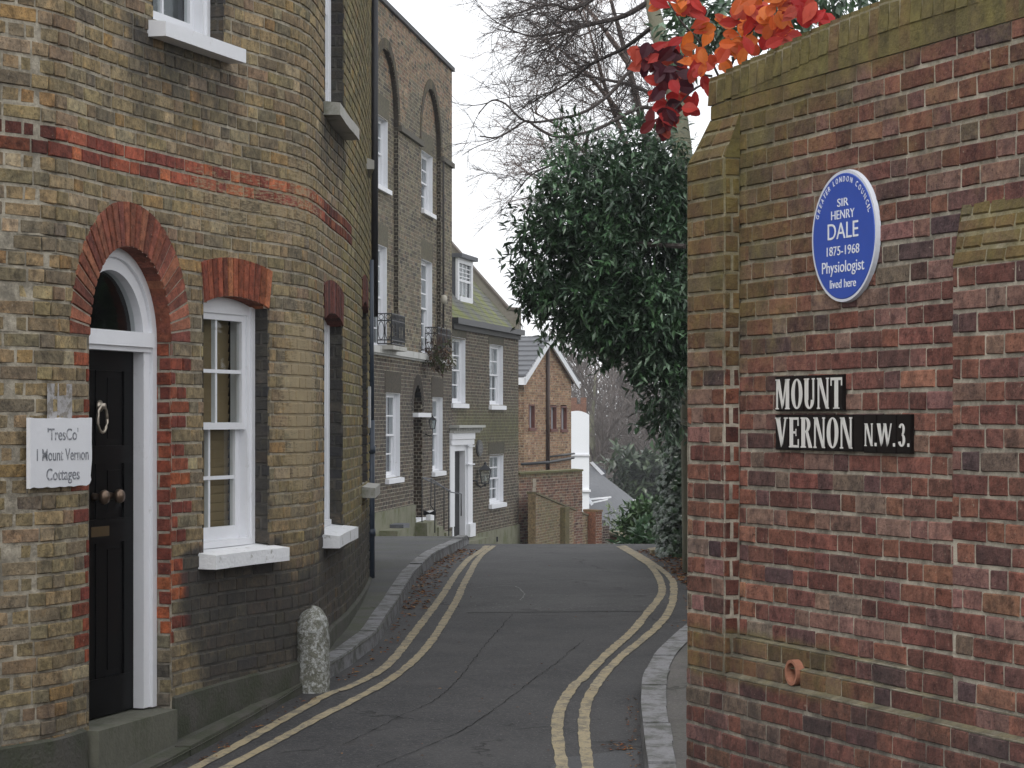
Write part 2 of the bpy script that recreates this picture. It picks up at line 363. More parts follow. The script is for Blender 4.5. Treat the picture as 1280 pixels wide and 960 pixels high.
# pavement + kerb, left
LO = [(-150,1150),(100,1018),(220,957),(300,913),(398,858),(440,833),(474,806),(498,767),(522,725),(543,705),(560,695),(577,686),(586,681)]
lo_pts = [gpt(x, y) for x, y in LO]
LOt = sorted([(p.y, p.x) for p in lo_pts]); LOt += [(28, LOt[-1][1]-.02), (44,-1.1),(55,.2),(62,1.2)]
def up_left(Y): return .035+.05*sstep(13.2, 14.6, Y)
mb = MB()
yy = [8+.2*k for k in range(91)]+[27,28,30,33,36,40,44,48,52,56]
def wallX(Y):
    if Y > 22: return -5
    lo, hi = 0, LW.L
    for _ in range(30):
        mid = (lo+hi)/2
        if LW.at(mid)[0].y < Y: lo = mid
        else: hi = mid
    return LW.at(lo)[0].x-.15
for a, b in zip(yy, yy[1:]):
    A0, A1 = interp(LOt, a)-.01, interp(LOt, b)-.01; B0, B1 = wallX(a), wallX(b)
    mossy = 1 if a < 18.6 else 0
    for j in range(4):
        p0, p1, q0, q1 = lerp(B0,A0,j/4), lerp(B0,A0,(j+1)/4), lerp(B1,A1,j/4), lerp(B1,A1,(j+1)/4)
        mb.quad((p0,a,gz(a,up_left(a))),(p1,a,gz(a,up_left(a))),(q1,b,gz(b,up_left(b))),(q0,b,gz(b,up_left(b))), mossy)
struct(mb.build('pavement', [M['pave'], M['pavemoss']], smooth=True))
def kerb(edge, y0, y1, step, width, side, upf, name, seed=3, mat='kerb'):
    # edge: table (Y -> X) of the road side; side -1 = pavement to the left
    rng = random.Random(seed); mb = MB(); Y = y0
    while Y < y1:
        L = step*rng.uniform(.75, 1.25); Y2 = min(Y+L, y1); g = .008
        u = rng.uniform(-.006, .006); wj = width*rng.uniform(.94, 1.04); seg = 3
        for k in range(seg):
            a, b = lerp(Y+g, Y2-g, k/seg), lerp(Y+g, Y2-g, (k+1)/seg)
            def xx(q):
                d = (interp(edge, q+.1)-interp(edge, q-.1))/.2; return interp(edge, q), d
            (xa, da), (xb, db) = xx(a), xx(b); wa, wb = wj*math.sqrt(1+da*da)*side, wj*math.sqrt(1+db*db)*side
            za, zb = gz(a), gz(b); ua, ub = upf(a)+.012+u, upf(b)+.012+u; e = .018*(1 if side < 0 else -1)
            P = [(xa+wa,a,za-.15),(xa,a,za-.15),(xb,b,zb-.15),(xb+wb,b,zb-.15),(xa+wa,a,za+ua),(xa-e,a,za+ua),(xb-e,b,zb+ub),(xb+wb,b,zb+ub)]
            if side > 0: P = [P[1],P[0],P[3],P[2],P[5],P[4],P[7],P[6]]
            i = [mb.vert(p) for p in P]
            for q in ((4,5,6,7),(1,2,6,5),(3,0,4,7)): mb.face([i[z] for z in q])
            m1, m2 = mb.vert((xa,a,za+ua-.02)), mb.vert((xb,b,zb+ub-.02))
            if k == 0: mb.face([i[z] for z in (0,1,5,4)])
            if k == seg-1: mb.face([i[z] for z in (2,3,7,6)])
        Y = Y2
    return struct(mb.build(name, M[mat]))
kerb(LOt, 14.0, 40, .9, .125, -1, up_left, 'kerb')
kerb(LOt, 9.0, 13.95, 1.0, .10, -1, up_left, 'kerb', 5, 'plinth')
# right pavement + kerb
RO = [(930,762),(895,775),(860,792),(815,835),(799,866),(797,900),(803,960),(815,1040),(840,1150)]
rp_ = [gpt(x, y) for x, y in RO]; ROt = sorted([(p.y, p.x) for p in rp_])
ROt = [(6.0, ROt[0][1]+.3)]+ROt
kerb(ROt, 8.2, ROt[-1][0]-.05, .55, .155, 1, lambda Y: .085, 'kerb', 8)
mb = MB()
Y = 6.5
while Y < ROt[-1][0]-.1:
    b = min(Y+.2, ROt[-1][0]-.1); x0, x1 = interp(ROt, Y)+.1, interp(ROt, b)+.1
    mb.quad((x0,Y,gz(Y,.085)),(3.6,Y,gz(Y,.085)),(3.6,b,gz(b,.085)),(x1,b,gz(b,.085))); Y = b
struct(mb.build('pavement', asphalt('right_pavement_tarmac', (.075,.07,.066), (.12,.11,.105), .2, 90), smooth=True))
# tar joints and a lighter repair in the carriageway
def seam(pts, wd, name, mat, seed):
    P = [gpt(x, y, .003) for x, y in pts]; rng = random.Random(seed); pp = Path([(p.x, p.y) for p in P], True); mb = MB(); n = int(pp.L/.05); prev = None
    for k in range(n+1):
        s = pp.L*k/n; p, t = pp.at(s); c = rng.uniform(-.008, .008); hw = wd/2*rng.uniform(.2, 1.3); q = [mb.vert((p.x+t.y*(hw*g+c), p.y-t.x*(hw*g+c), gz(p.y, .003))) for g in (-1, 1)]
        if prev: mb.face((prev[0], prev[1], q[1], q[0]))
        prev = q
    return struct(mb.build(name, mat))
TAR = plain('tar_joint', (.017,.017,.017), .95, .3, 30, .3, spec=.05)
seam([(430,930),(500,895),(560,862),(612,800),(640,768)], .005, 'road_joint', TAR, 1)
seam([(470,958),(590,905),(680,840),(730,800)], .005, 'road_joint', TAR, 2)
seam([(480,772),(590,768),(720,770),(845,769)], .006, 'road_joint', TAR, 3)
seam([(590,735),(640,732),(655,742),(650,750)], .012, 'road_joint', plain('pale_scar', (.13,.13,.13), .8), 4)
gx = [gpt(x, y) for x, y in ((585,766),(838,764),(835,742),(590,744))]; mb = MB(); nn_ = 10
for k in range(nn_):
    a = [gx[0].lerp(gx[3], k/nn_), gx[1].lerp(gx[2], k/nn_), gx[1].lerp(gx[2], (k+1)/nn_), gx[0].lerp(gx[3], (k+1)/nn_)]; mb.poly([(p.x, p.y, gz(p.y, .0025)) for p in a])
struct(mb.build('road_patch', asphalt('coarse_patch', (.020,.020,.022), (.055,.054,.055), gs=45)))
mb = MB(); gx = [gpt(x, y) for x, y in ((640,1010),(801,1010),(799,936),(700,948))]
for k in range(nn_):
    a = [gx[0].lerp(gx[3], k/nn_), gx[1].lerp(gx[2], k/nn_), gx[1].lerp(gx[2], (k+1)/nn_), gx[0].lerp(gx[3], (k+1)/nn_)]; mb.poly([(p.x, p.y, gz(p.y, .0025)) for p in a])
struct(mb.build('road_patch', asphalt('pale_patch', (.045,.047,.052), (.07,.072,.078), gs=110)))
# yellow lines
def strip(pts, wd, name, seed):
    P = [gpt(x, y, .004) for x, y in pts]; rng = random.Random(seed)
    d = [P[0]]
    pp = Path([(p.x, p.y) for p in P], True); mb = MB(); n = int(pp.L/.06); prev = None
    jump = 0
    for k in range(n+1):
        s = pp.L*k/n; p, t = pp.at(s); 
        if rng.random() < .03: jump = rng.uniform(-.012, .012)
        hw = wd/2+rng.uniform(-.005, .004); q = []
        for sg in (-1, 1):
            x, y = p.x+t.y*(hw*sg+jump), p.y-t.x*(hw*sg+jump); q.append(mb.vert((x, y, gz(y, .005))))
        if prev: mb.face((prev[0], prev[1], q[1], q[0]))
        prev = q
    return struct(mb.build(name, M['yellow']))
strip([(60,1050),(239,961),(400,873),(440,856),(485,832),(519,791),(553,746),(571,718),(588,698),(610,682)], .062, 'road_marking', 1)
strip([(100,1055),(287,957),(400,896),(440,875),(491,846),(533,808),(567,756),(584,722),(598,698),(618,682)], .060, 'road_marking', 2)
strip([(778,682),(784,684.5),(818,705),(843,730),(835,767),(804,797),(770,825),(739,866),(729,900),(734,960),(750,1050)], .062, 'road_marking', 3)
strip([(773,683),(779,686),(812,708),(826,734),(817,755),(790,787),(749,825),(715,863),(699,900),(705,960),(722,1050)], .064, 'road_marking', 4)
# ================================================================= near left house
def pick(rng, tab):
    t = rng.random()*sum(a for a, _ in tab)
    for a, c in tab:
        t -= a
        if t <= 0: break
    f = rng.uniform(.78, 1.22); return tuple(min(1, q*f*rng.uniform(.95, 1.05)) for q in c)
STOCK = [(3,(.200,.165,.100)),(3,(.170,.146,.098)),(2.5,(.145,.131,.100)),(1.5,(.24,.20,.125)),(1,(.18,.137,.10)),(.6,(.115,.105,.09)),(.9,(.28,.245,.18)),(.6,(.23,.155,.070))]
REDS = [(3,(.22,.062,.036)),(2,(.15,.042,.03)),(1,(.30,.095,.045))]
ZB1, ZB0 = 1.405, 1.255   # red string course
_sc = {}
def sx(x, o=0):
    if (x, o) not in _sc: _sc[(x, o)] = LW.S(x, o)
    return _sc[(x, o)]
dA, dB = sx(112), sx(214); dc, dr = (dA+dB)/2, (dB-dA)/2; spring = .405
w1A, w1B = sx(255), sx(336); w2A, w2B = sx(405.5), sx(428.5)
w3A, w3B = sx(192), sx(281); w4A, w4B = sx(406.5), sx(430)
w5A, w5B = sx(453.0), sx(459.6)
WINS = [(w1A,w1B,-.70,.63,.05), (w2A,w2B,-.70,.63,.06), (w3A,w3B,2.05,3.5,.05), (w4A,w4B,2.0,3.5,.05), (w5A,w5B,-.50,.87,.06)]
def lblock(z, grow=0, mort=False):
    out = []
    if z < spring: out.append((dA, dB))
    elif z < spring+dr+grow: 
        h = math.sqrt(max(0, (dr+grow)**2-(z-spring)**2)); out.append((dc-h, dc+h))
    for k, (a, b, z0, z1, rise) in enumerate(WINS):
        if z0 < z < z1+(.0): out.append((a, b))
        elif z1 <= z < z1+.20 and not mort: out.append((a-.015, b+.015))
        elif z1 <= z < z1+rise*.8 and mort: out.append((a+.05, b-.05))
    return out
def lcol(s, z, rng):
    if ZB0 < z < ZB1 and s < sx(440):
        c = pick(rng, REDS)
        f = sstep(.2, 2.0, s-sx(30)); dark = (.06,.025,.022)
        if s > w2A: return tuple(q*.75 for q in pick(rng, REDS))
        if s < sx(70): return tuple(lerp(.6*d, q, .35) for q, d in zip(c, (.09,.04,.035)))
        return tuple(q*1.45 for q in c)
    # red quoins each side of the door
    if z < spring and z > -1.2:
        k = int((z+5)/.075) % 2; wq = .115 if k else .225
        if dB-.01 < s < dB+wq or dA-(.06 if k else .11) < s < dA: return pick(rng, [(2,(.24,.07,.04)),(2,(.17,.05,.035)),(1,(.33,.10,.045))])
    c = pick(rng, STOCK); c = tuple(lerp(q, m, .28)*h for q, m, h in zip(c, (.175,.148,.098), (1.30, 1.22, 1.10)))
    if s > w2B: g = (.92,.98,.86); c = tuple(q*h for q, h in zip(c, g))
    return c
def lwear(s, z):
    moss = .12*sstep(sx(405), sx(450), s)+.25*sstep(sx(430), sx(455), s)*sstep(-.8, .8, z); soot_dark = .0; pale = 0
    moss += .25*sstep(-1.1, -1.5, z)
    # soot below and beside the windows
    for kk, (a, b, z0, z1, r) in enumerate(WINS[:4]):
        if a-.25 < s < b+.15: soot_dark = max(soot_dark, (.80 if kk < 2 else .50)*sstep(z0-.9, z0-.15, z)*(1 if z < z0 else 0))
        if b-.02 < s < b+.15 and z0 < z < z1: soot_dark = max(soot_dark, .3*sstep(b+.16, b, s))
    soot_dark = max(soot_dark, (.62+.16*mnoise.noise(Vector((s*1.7, z*1.5, 3))))*sstep(-.45, -1.0, z)*sstep(sx(212), sx(270), s)); soot_dark = max(soot_dark, .30*sstep(-.9, -1.5, z))
    soot_dark = max(soot_dark, .12*sstep(.9, 1.9, z)*sstep(sx(60), sx(140), s))
    # spalled pale faces on the bulge beside the window and around the string course
    g = math.exp(-((s-sx(380))/.55)**2)
    pale = .66*g*math.exp(-((z-.1)/.9)**2)
    pale = max(pale, .52*g*math.exp(-((z-1.35)/.45)**2), .46*math.exp(-((z-1.2)/.42)**2)*sstep(sx(130), sx(260), s)*sstep(w2A+.1, w2A-.1, s))
    if s > w2A: pale = 0
    if z > 1.9: pale *= .4
    return (moss, soot_dark, pale)
house = thing('brick_house', 'yellow stock brick cottage at left with curved wall, arched black door and red brick bands', 'house', (-2.2, 12, E-1.7))
mb = MB()
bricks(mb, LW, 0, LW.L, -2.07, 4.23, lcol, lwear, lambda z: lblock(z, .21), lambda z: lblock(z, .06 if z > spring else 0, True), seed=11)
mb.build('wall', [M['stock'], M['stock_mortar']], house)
def roundtop(s0, s1): return None
# backing of the house: side and rear walls, flat roof behind the parapet
mb = MB(); e0, e1 = LW.P(0,0), LW.P(LW.L,0)
pts = [LW.P(LW.L*k/40, 4.2) for k in range(41)]; mb.poly([p for p in pts]+[(e1.x-6, e1.y, E+4.2), (e0.x-6, e0.y, E+4.2)])
mb.build('roof', M['slate'], house)
mb = MB(); mb.cc = (.13,.105,.062)
for a, b in (((e0.x,e0.y),(e0.x-6,e0.y)), ((e0.x-6,e0.y),(e1.x-6,e1.y)), ((e1.x-6,e1.y),(e1.x,e1.y))):
    q = Path([a, b] if a != (e1.x-6,e1.y) else [a, b])
    mb.quad((a[0],a[1],E-2.6),(b[0],b[1],E-2.6),(b[0],b[1],E+4.2),(a[0],a[1],E+4.2))
mb.build('rear_wall', M['stock'], house)
mb = MB(); wbox(mb, LW, 0, LW.L, 4.2, 4.28, -.3, .04, seg=40); mb.build('coping', M['stone'], house)
# door arch ring
def arch_ring(mb, p, c, r0, r1, zs, n, off, prot, colf, seed, a0=0, a1=math.pi, wearf=lambda s, z: (0,0,0)):
    rng = random.Random(seed)
    for k in range(n):
        t0, t1 = lerp(a0, a1, k/n), lerp(a0, a1, (k+1)/n); g = .004/r0; col = colf(rng)
        P2 = lambda r, t: (c-r*math.cos(t), zs+r*math.sin(t))
        o_ = off+rng.uniform(-.001, .002); e = .003
        O = [P2(r0,t0+g),P2(r1,t0+g*.7),P2(r1,t1-g*.7),P2(r0,t1-g)]; I = [P2(r0+e,t0+2*g),P2(r1-e,t0+g*1.5),P2(r1-e,t1-g*1.5),P2(r0+e,t1-2*g)]
        A = [mb.vert(p.P(s_, z_, off-prot), col, wearf(s_, z_)) for s_, z_ in O]; B = [mb.vert(p.P(s_, z_, o_), col, wearf(s_, z_)) for s_, z_ in I]
        mb.face(B, 0)
        for j in range(4): mb.face((A[j],A[(j+1)%4],B[(j+1)%4],B[j]), 0)
        ids = [mb.vert(p.P(s_, z_, off-prot+.002), (.3,.28,.24)) for s_, z_ in (P2(r0,t0),P2(r1,t0),P2(r1,t1),P2(r0,t1))]; mb.face(ids, 1)
ARC = lambda rng: pick(rng, [(3,(.24,.082,.052)),(2,(.18,.06,.042)),(1,(.30,.12,.07))])
mb = MB(); arch_ring(mb, LW, dc, dr, dr+.225, spring, 30, .006, .010, ARC, 4)
# intrados
rng = random.Random(6)
for k in range(30):
    t0, t1 = math.pi*k/30, math.pi*(k+1)/30; mb.cc = ARC(rng)
    a, b = (dc-dr*math.cos(t0), spring+dr*math.sin(t0)), (dc-dr*math.cos(t1), spring+dr*math.sin(t1))
    mb.quad(LW.P(*a,.0), LW.P(*b,.0), LW.P(*b,-.16), LW.P(*a,-.16))
mb.build('door_arch', [M['red'], M['red_mortar']], house)
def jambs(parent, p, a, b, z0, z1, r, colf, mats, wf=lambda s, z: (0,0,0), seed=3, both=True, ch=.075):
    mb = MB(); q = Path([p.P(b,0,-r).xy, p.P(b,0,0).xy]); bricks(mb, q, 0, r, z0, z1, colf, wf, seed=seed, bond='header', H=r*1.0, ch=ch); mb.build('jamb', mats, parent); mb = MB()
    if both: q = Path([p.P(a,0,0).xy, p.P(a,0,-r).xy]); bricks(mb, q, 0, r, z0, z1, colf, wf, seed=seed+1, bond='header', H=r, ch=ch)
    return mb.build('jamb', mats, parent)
jambs(house, LW, dA, dB, -1.65, spring, .16, lambda s, z, rng: pick(rng, [(2,(.24,.07,.04)),(2,(.17,.05,.035)),(1,(.32,.10,.045))] if z > -1.1 else STOCK), [M['red'], M['red_mortar']], lambda s, z: (.1*sstep(-1,-1.5,z), .25*sstep(-.8,-1.4,z), 0))
# door with frame, fanlight
r0 = -.10
fr = MB()
fz0 = -1.49; fw = .115
def arcstrip(mb, p, c, ra, rb, zs, o0, o1, n=24, m=0):
    for k in range(n):
        t0, t1 = math.pi*k/n, math.pi*(k+1)/n
        q = [(c-ra*math.cos(t0), zs+ra*math.sin(t0)),(c-rb*math.cos(t0), zs+rb*math.sin(t0)),(c-rb*math.cos(t1), zs+rb*math.sin(t1)),(c-ra*math.cos(t1), zs+ra*math.sin(t1))]
        mb.hexa([p.P(*z, o0) for z in q]+[p.P(*z, o1) for z in q], m)
wbox(fr, LW, dB-fw, dB, fz0, spring, r0-.07, r0); wbox(fr, LW, dA, dA+fw, fz0, spring, r0-.07, r0)
wbox(fr, LW, dB-.05, dB, fz0, spring, r0, r0+.018); wbox(fr, LW, dA, dA+.05, fz0, spring, r0, r0+.018)
arcstrip(fr, LW, dc, dr-fw, dr, spring, r0-.07, r0); arcstrip(fr, LW, dc, dr-.05, dr, spring, r0, r0+.018)
wbox(fr, LW, dA+.05, dB-.05, spring-.03, spring+.045, r0-.06, r0+.03); wbox(fr, LW, dA+.05, dB-.05, spring-.055, spring-.03, r0-.06, r0+.012)
dfo = fr.build('door_frame', M['white'], house)
m_ = MB(); n = 20
ctr = [LW.P(dc+(-(dr-fw-.002))*math.cos(math.pi*k/n), spring+.045+(dr-fw-.047)*math.sin(math.pi*k/n), r0-.045) for k in range(n+1)]
m_.poly(ctr); m_.build('fanlight', M['glass'], dfo)
m_ = MB()
dl, dr_ = dA+fw, dB-fw; do = r0-.06
wbox(m_, LW, dl, dr_, fz0, spring-.03, do-.05, do-.015)
mid = (dl+dr_)/2; st = .10
rows = [(-1.49,-1.30),(-.62,-.50),(-.22,-.13),(.25,.375)]
for a, b in rows: wbox(m_, LW, dl, dr_, a, b, do-.015, do)
for a, b in ((dl,dl+st),(dr_-st,dr_),(mid-.05,mid+.05)): wbox(m_, LW, a, b, fz0+.001, spring-.031, do-.014, do+.0008)
zs_ = [(-1.30,-.62),(-.50,-.22),(-.13,.25)]
for z0, z1 in zs_:
    for a, b in ((dl+st, mid-.05),(mid+.05, dr_-st)):
        wbox(m_, LW, a+.03, b-.03, z0+.035, z1-.035, do-.015, do-.004)
door = m_.build('door', M['black'], house)
kp = LW.P(mid-.02, .07, do+.02); kn = Vector((LW.at(mid)[1].y, -LW.at(mid)[1].x, 0))
tn = Vector((LW.at(mid)[1].x, LW.at(mid)[1].y, 0))
m_ = MB(); m_.tube([kp+(tn*math.cos(a)*.05+Vector((0,0,1))*math.sin(a)*.068)+Vector((0,0,-.065)) for a in [2*math.pi*k/20 for k in range(21)]], .008, 8)
m_.lathe(kp-kn*.02, [(.03,0),(.03,.01),(.015,.02),(.015,.035)], 12, axis=kn); m_.build('knocker', M['bronze'], door, True)
for ds in (-.03, .13):
    m_ = MB(); m_.lathe(LW.P(mid-.08+ds+.03, -.385, do), [(.022,0),(.018,.02),(.014,.035),(.034,.05),(.038,.065),(.03,.08),(.001,.085)], 16, axis=kn); m_.build('door_knob', M['brass'], door, True)
m_ = MB(); wbox(m_, LW, mid-.15, mid+.10, -.60, -.52, do, do+.006); wbox(m_, LW, mid-.12, mid+.07, -.585, -.535, do+.006, do+.011); m_.build('letter_box', plain('dull_brass', (.10,.065,.028), .5, .3, 30, metal=.5), door)
# room behind fanlight
def room(parent, p, a, b, z0, z1, o0, depth=.5, mat=None):
    m_ = MB(); P = [p.P(a,z0,o0),p.P(b,z0,o0),p.P(b,z1,o0),p.P(a,z1,o0),p.P(a,z0,o0-depth),p.P(b,z0,o0-depth),p.P(b,z1,o0-depth),p.P(a,z1,o0-depth)]
    for q in ((4,5,6,7),(0,1,5,4),(2,3,7,6),(1,2,6,5),(0,3,7,4)): m_.poly([P[k] for k in q])
    return m_.build('room', mat or M['dark'], parent)
room(dfo, LW, dl-.1, dr_+.1, spring+.02, spring+dr+.1, r0-.075, .4)
# door step
m_ = MB(); wbox(m_, LW, dA-.06, dB+.0, -2.0, -1.50, -.3, .0); wbox(m_, LW, dA-.03, dB-.05, -2.0, -1.495, -.02, .06); m_.build('door_step', plain('worn_step', (.11,.11,.085), .9, .3, 14, .6, dirt=(.05,.06,.03)), house)
# plinth render band
PT = [(0,-1.55),(sx(112)-.05,-1.49),(sx(220),-1.447),(sx(365),-1.42),(sx(413),-1.33),(sx(461),-1.325),(LW.L,-1.32)]
n = 60
for seg_ in ((0, dA-.07), (dB+.01, LW.L)):
    m_ = MB()
    for k in range(n):
        a, b = lerp(*seg_, k/n), lerp(*seg_, (k+1)/n); za, zb = interp(PT, a), interp(PT, b)
        m_.hexa([LW.P(a,-2.2,-.02),LW.P(b,-2.2,-.02),LW.P(b,-2.2,.035),LW.P(a,-2.2,.035),LW.P(a,za+.02,-.02),LW.P(b,zb+.02,-.02),LW.P(b,zb,.018),LW.P(a,za,.018)])
    m_.build('plinth', M['plinth'], house)
# windows
def sash_window(parent, p, a, b, z0, z1, r=.10, cols=2, rows=2, rise=.05, sill=(.11,.10,.06), blind=None, depth=.35, bar=.02, stile=.045, fbox=.07, wmat='white', single=False, open_=0, sillmat='whiteold', seg=1, glass='glass', fd=.11, head=None):
    """frame mesh (part) with sill, sashes and panes below it"""
    zt = z1+rise
    f = MB(); o = -r
    wbox(f, p, a, a+fbox, z0, zt, o-fd, o); wbox(f, p, b-fbox, b, z0, zt, o-fd, o)
    wbox(f, p, a+fbox, b-fbox, z1-.04, zt, o-fd, o); wbox(f, p, a+fbox, b-fbox, z0, z0+.035, o-fd, o+.03)
    wbox(f, p, b-fbox*.55, b, z0, zt, o, o+.012); wbox(f, p, a, a+fbox*.55, z0, zt, o, o+.012)
    fo = f.build('window', M[wmat], parent)
    if sill:
        ext, pr, th = sill; m_ = MB(); sg = 6
        for k in range(sg):
            u, v = lerp(a-ext, b+ext, k/sg), lerp(a-ext, b+ext, (k+1)/sg)
            m_.hexa([p.P(u,z0-th-.01,-r),p.P(v,z0-th-.01,-r),p.P(v,z0-th-.012,pr),p.P(u,z0-th-.012,pr),p.P(u,z0,-r),p.P(v,z0,-r),p.P(v,z0-.022,pr),p.P(u,z0-.022,pr)])
        m_.build('sill', M[sillmat], fo)
    ia, ib, iz0, iz1 = a+fbox, b-fbox, z0+.035, z1-.04; mid = (iz0+iz1)/2+.005
    for (y0, y1, oo, rr) in (((mid-.02, iz1, o-.012, rows),) + (((iz0, mid+.02, o-.055, rows),) if not single else ())) if not single else ((iz0, iz1, o-.02, rows),):
        m_ = MB(); wbox(m_, p, ia, ia+stile, y0, y1, oo-.035, oo); wbox(m_, p, ib-stile, ib, y0, y1, oo-.035, oo)
        wbox(m_, p, ia+stile, ib-stile, y1-stile*.9, y1, oo-.035, oo); bt = .07 if oo < o-.03 else .038
        wbox(m_, p, ia+stile, ib-stile, y0, y0+bt, oo-.035, oo)
        for c in range(1, cols):
            q = lerp(ia+stile, ib-stile, c/cols); wbox(m_, p, q-bar/2, q+bar/2, y0+bt, y1-stile*.9, oo-.03, oo-.004)
        nr = rr if isinstance(rr, int) else rr
        for c in range(1, nr):
            q = lerp(y0+bt, y1-stile*.9, c/nr); wbox(m_, p, ia+stile, ib-stile, q-bar/2, q+bar/2, oo-.028, oo-.006)
        so_ = m_.build('sash', M[wmat], fo)
        m_ = MB(); m_.quad(p.P(ia+stile*.5,y0+.01,oo-.018),p.P(ib-stile*.5,y0+.01,oo-.018),p.P(ib-stile*.5,y1-.01,oo-.018),p.P(ia+stile*.5,y1-.01,oo-.018)); m_.build('pane', M[glass], fo)
    if blind == 'slat':
        m_ = MB(); n = int((iz1-iz0)/.05)
        for k in range(n):
            q = iz0+k*.05; u, v = a+.02, lerp(a, b, .90)
            m_.quad(p.P(u,q,o-fd-.012),p.P(v,q,o-fd-.012),p.P(v,q+.05,o-fd-.003),p.P(u,q+.05,o-fd-.003))
        m_.build('blind', M['blind'], fo)
    elif blind:
        m_ = MB(); n = 14
        for k in range(n):
            u, v = lerp(a+.02, b-.02, k/n), lerp(a+.02, b-.02, (k+1)/n); w_ = .015*((k % 2)*2-1)
            m_.quad(p.P(u,iz0,o-fd-.05-w_),p.P(v,iz0,o-fd-.05+w_),p.P(v,iz1,o-fd-.05+w_),p.P(u,iz1,o-fd-.05-w_))
        m_.build('curtain', M[blind], fo)
    room(fo, p, a-.1, b+.1, z0-.1, zt+.1, o-fd-.002, depth)
    return fo
def soldier(mb, p, a, b, z, rise, h, off, n, colf, seed=1, prot=.012, splay=.04):
    rng = random.Random(seed); Rr = ((b-a)**2/4+rise**2)/(2*rise) if rise > 0 else None; c = (a+b)/2
    def zz(s):
        if not Rr: return z
        return z+math.sqrt(max(0, Rr*Rr-(s-c)**2))-(Rr-rise)
    for k in range(n):
        u, v = lerp(a, b, k/n), lerp(a, b, (k+1)/n); U, V = lerp(a-splay, b+splay, k/n), lerp(a-splay, b+splay, (k+1)/n); g = .004
        col = colf(rng); o_ = off+rng.uniform(-.001,.002)
        q = [(u+g,zz(u)),(v-g,zz(v)),(V-g,zz(v)+h),(U+g,zz(u)+h)]
        I = [(q[0][0]+.003,q[0][1]+.003),(q[1][0]-.003,q[1][1]+.003),(q[2][0]-.003,q[2][1]-.003),(q[3][0]+.003,q[3][1]-.003)]
        A = [mb.vert(p.P(*t, off-prot), col) for t in q]; B = [mb.vert(p.P(*t, o_), col) for t in I]; mb.face(B, 0)
        for j in range(4): mb.face((A[j],A[(j+1)%4],B[(j+1)%4],B[j]), 0)
        mb.face([mb.vert(p.P(*t, off-prot*.6), (.3,.28,.24)) for t in ((u,zz(u)),(v,zz(v)),(V,zz(v)+h),(U,zz(u)+h))], 1)
        mb.face([mb.vert(p.P(*t), col) for t in ((u,zz(u),off-prot*.5),(v,zz(v),off-prot*.5),(v,zz(v),-.12),(u,zz(u),-.12))], 0)
BL = [None]*5
for k, (a, b, z0, z1, rise) in enumerate(WINS):
    bl = 'slat' if k == 0 else 'curtain'
    fo = sash_window(house, LW, a, b, z0, z1, .10, 2, 2, rise, (.06,.10,.085), bl, sillmat='whiteold' if k < 2 else ('white' if k == 2 else 'stone'), stile=.04)
    jambs(house, LW, a, b, z0, z1+.02, .105, lambda s, z, rng: pick(rng, STOCK), [M['stock'], M['stock_mortar']], lambda s, z: (0, .55+.4*sstep(z0-.3, z1, z), 0), seed=20+k)  # reveal bricks darkened across their whole depth, more towards the head
    if k in (0, 1, 4):
        m_ = MB(); soldier(m_, LW, a, b, z1, rise, .215, .006, 13, (lambda rng: pick(rng, [(2,(.25,.075,.04)),(2,(.18,.05,.032)),(1,(.33,.12,.06))])) if k == 0 else (lambda rng: pick(rng, [(2,(.14,.045,.034)),(1,(.09,.035,.03))])), 5+k)
        m_.build('brick_lintel', [M['red'], M['red_mortar']], house)
    else:
        m_ = MB(); soldier(m_, LW, a, b, z1, rise, .215, .006, 13, lambda rng: pick(rng, STOCK), 5+k); m_.build('brick_lintel', [M['stock'], M['stock_mortar']], house)
# drainpipe + utility box at the far end
m_ = MB(); pp = px(463.5, 0, 19.9)
m_.tube([(pp.x, 19.9, E+.0), (pp.x, 19.9, gz(19.9))], .034, 10); m_.tube([(pp.x-.002, 19.9, E+1.35), (pp.x, 19.9, E-.02)], .026, 10, r1=.030)
for zz in (-.25, -.95): m_.tube([(pp.x,19.9,E+zz-.03),(pp.x,19.9,E+zz+.03)], .042, 10)
m_.build('drainpipe', M['pipeblue'], house, True)
m_ = MB(); pq = px(468, 0, 20.6); m_.tube([(pq.x, 20.6, E+4.1), (pq.x, 20.6, E+.9)], .034, 10); m_.build('drainpipe', plain('black_pipe', (.02,.02,.024), .5), house, True)
m_ = MB(); pq = px(459.5, 509, 19.5); m_.box(pq.x-.02, 19.4, pq.z-.17, pq.x+.025, 19.55, pq.z+.17); m_.build('utility_box', plain('grey_plastic', (.42,.43,.44), .5), house)
m_ = MB(); a5, b5 = sx(458.5), sx(461.5)
m_.hexa([LW.P(a5,2.02,-.05),LW.P(b5+.2,2.02,-.05),LW.P(b5+.2,2.02,.06),LW.P(a5,2.02,.06),LW.P(a5,2.13,-.05),LW.P(b5+.2,2.13,-.05),LW.P(b5+.2,2.09,.06),LW.P(a5,2.09,.06)]); m_.build('sill', M['stone'], house)
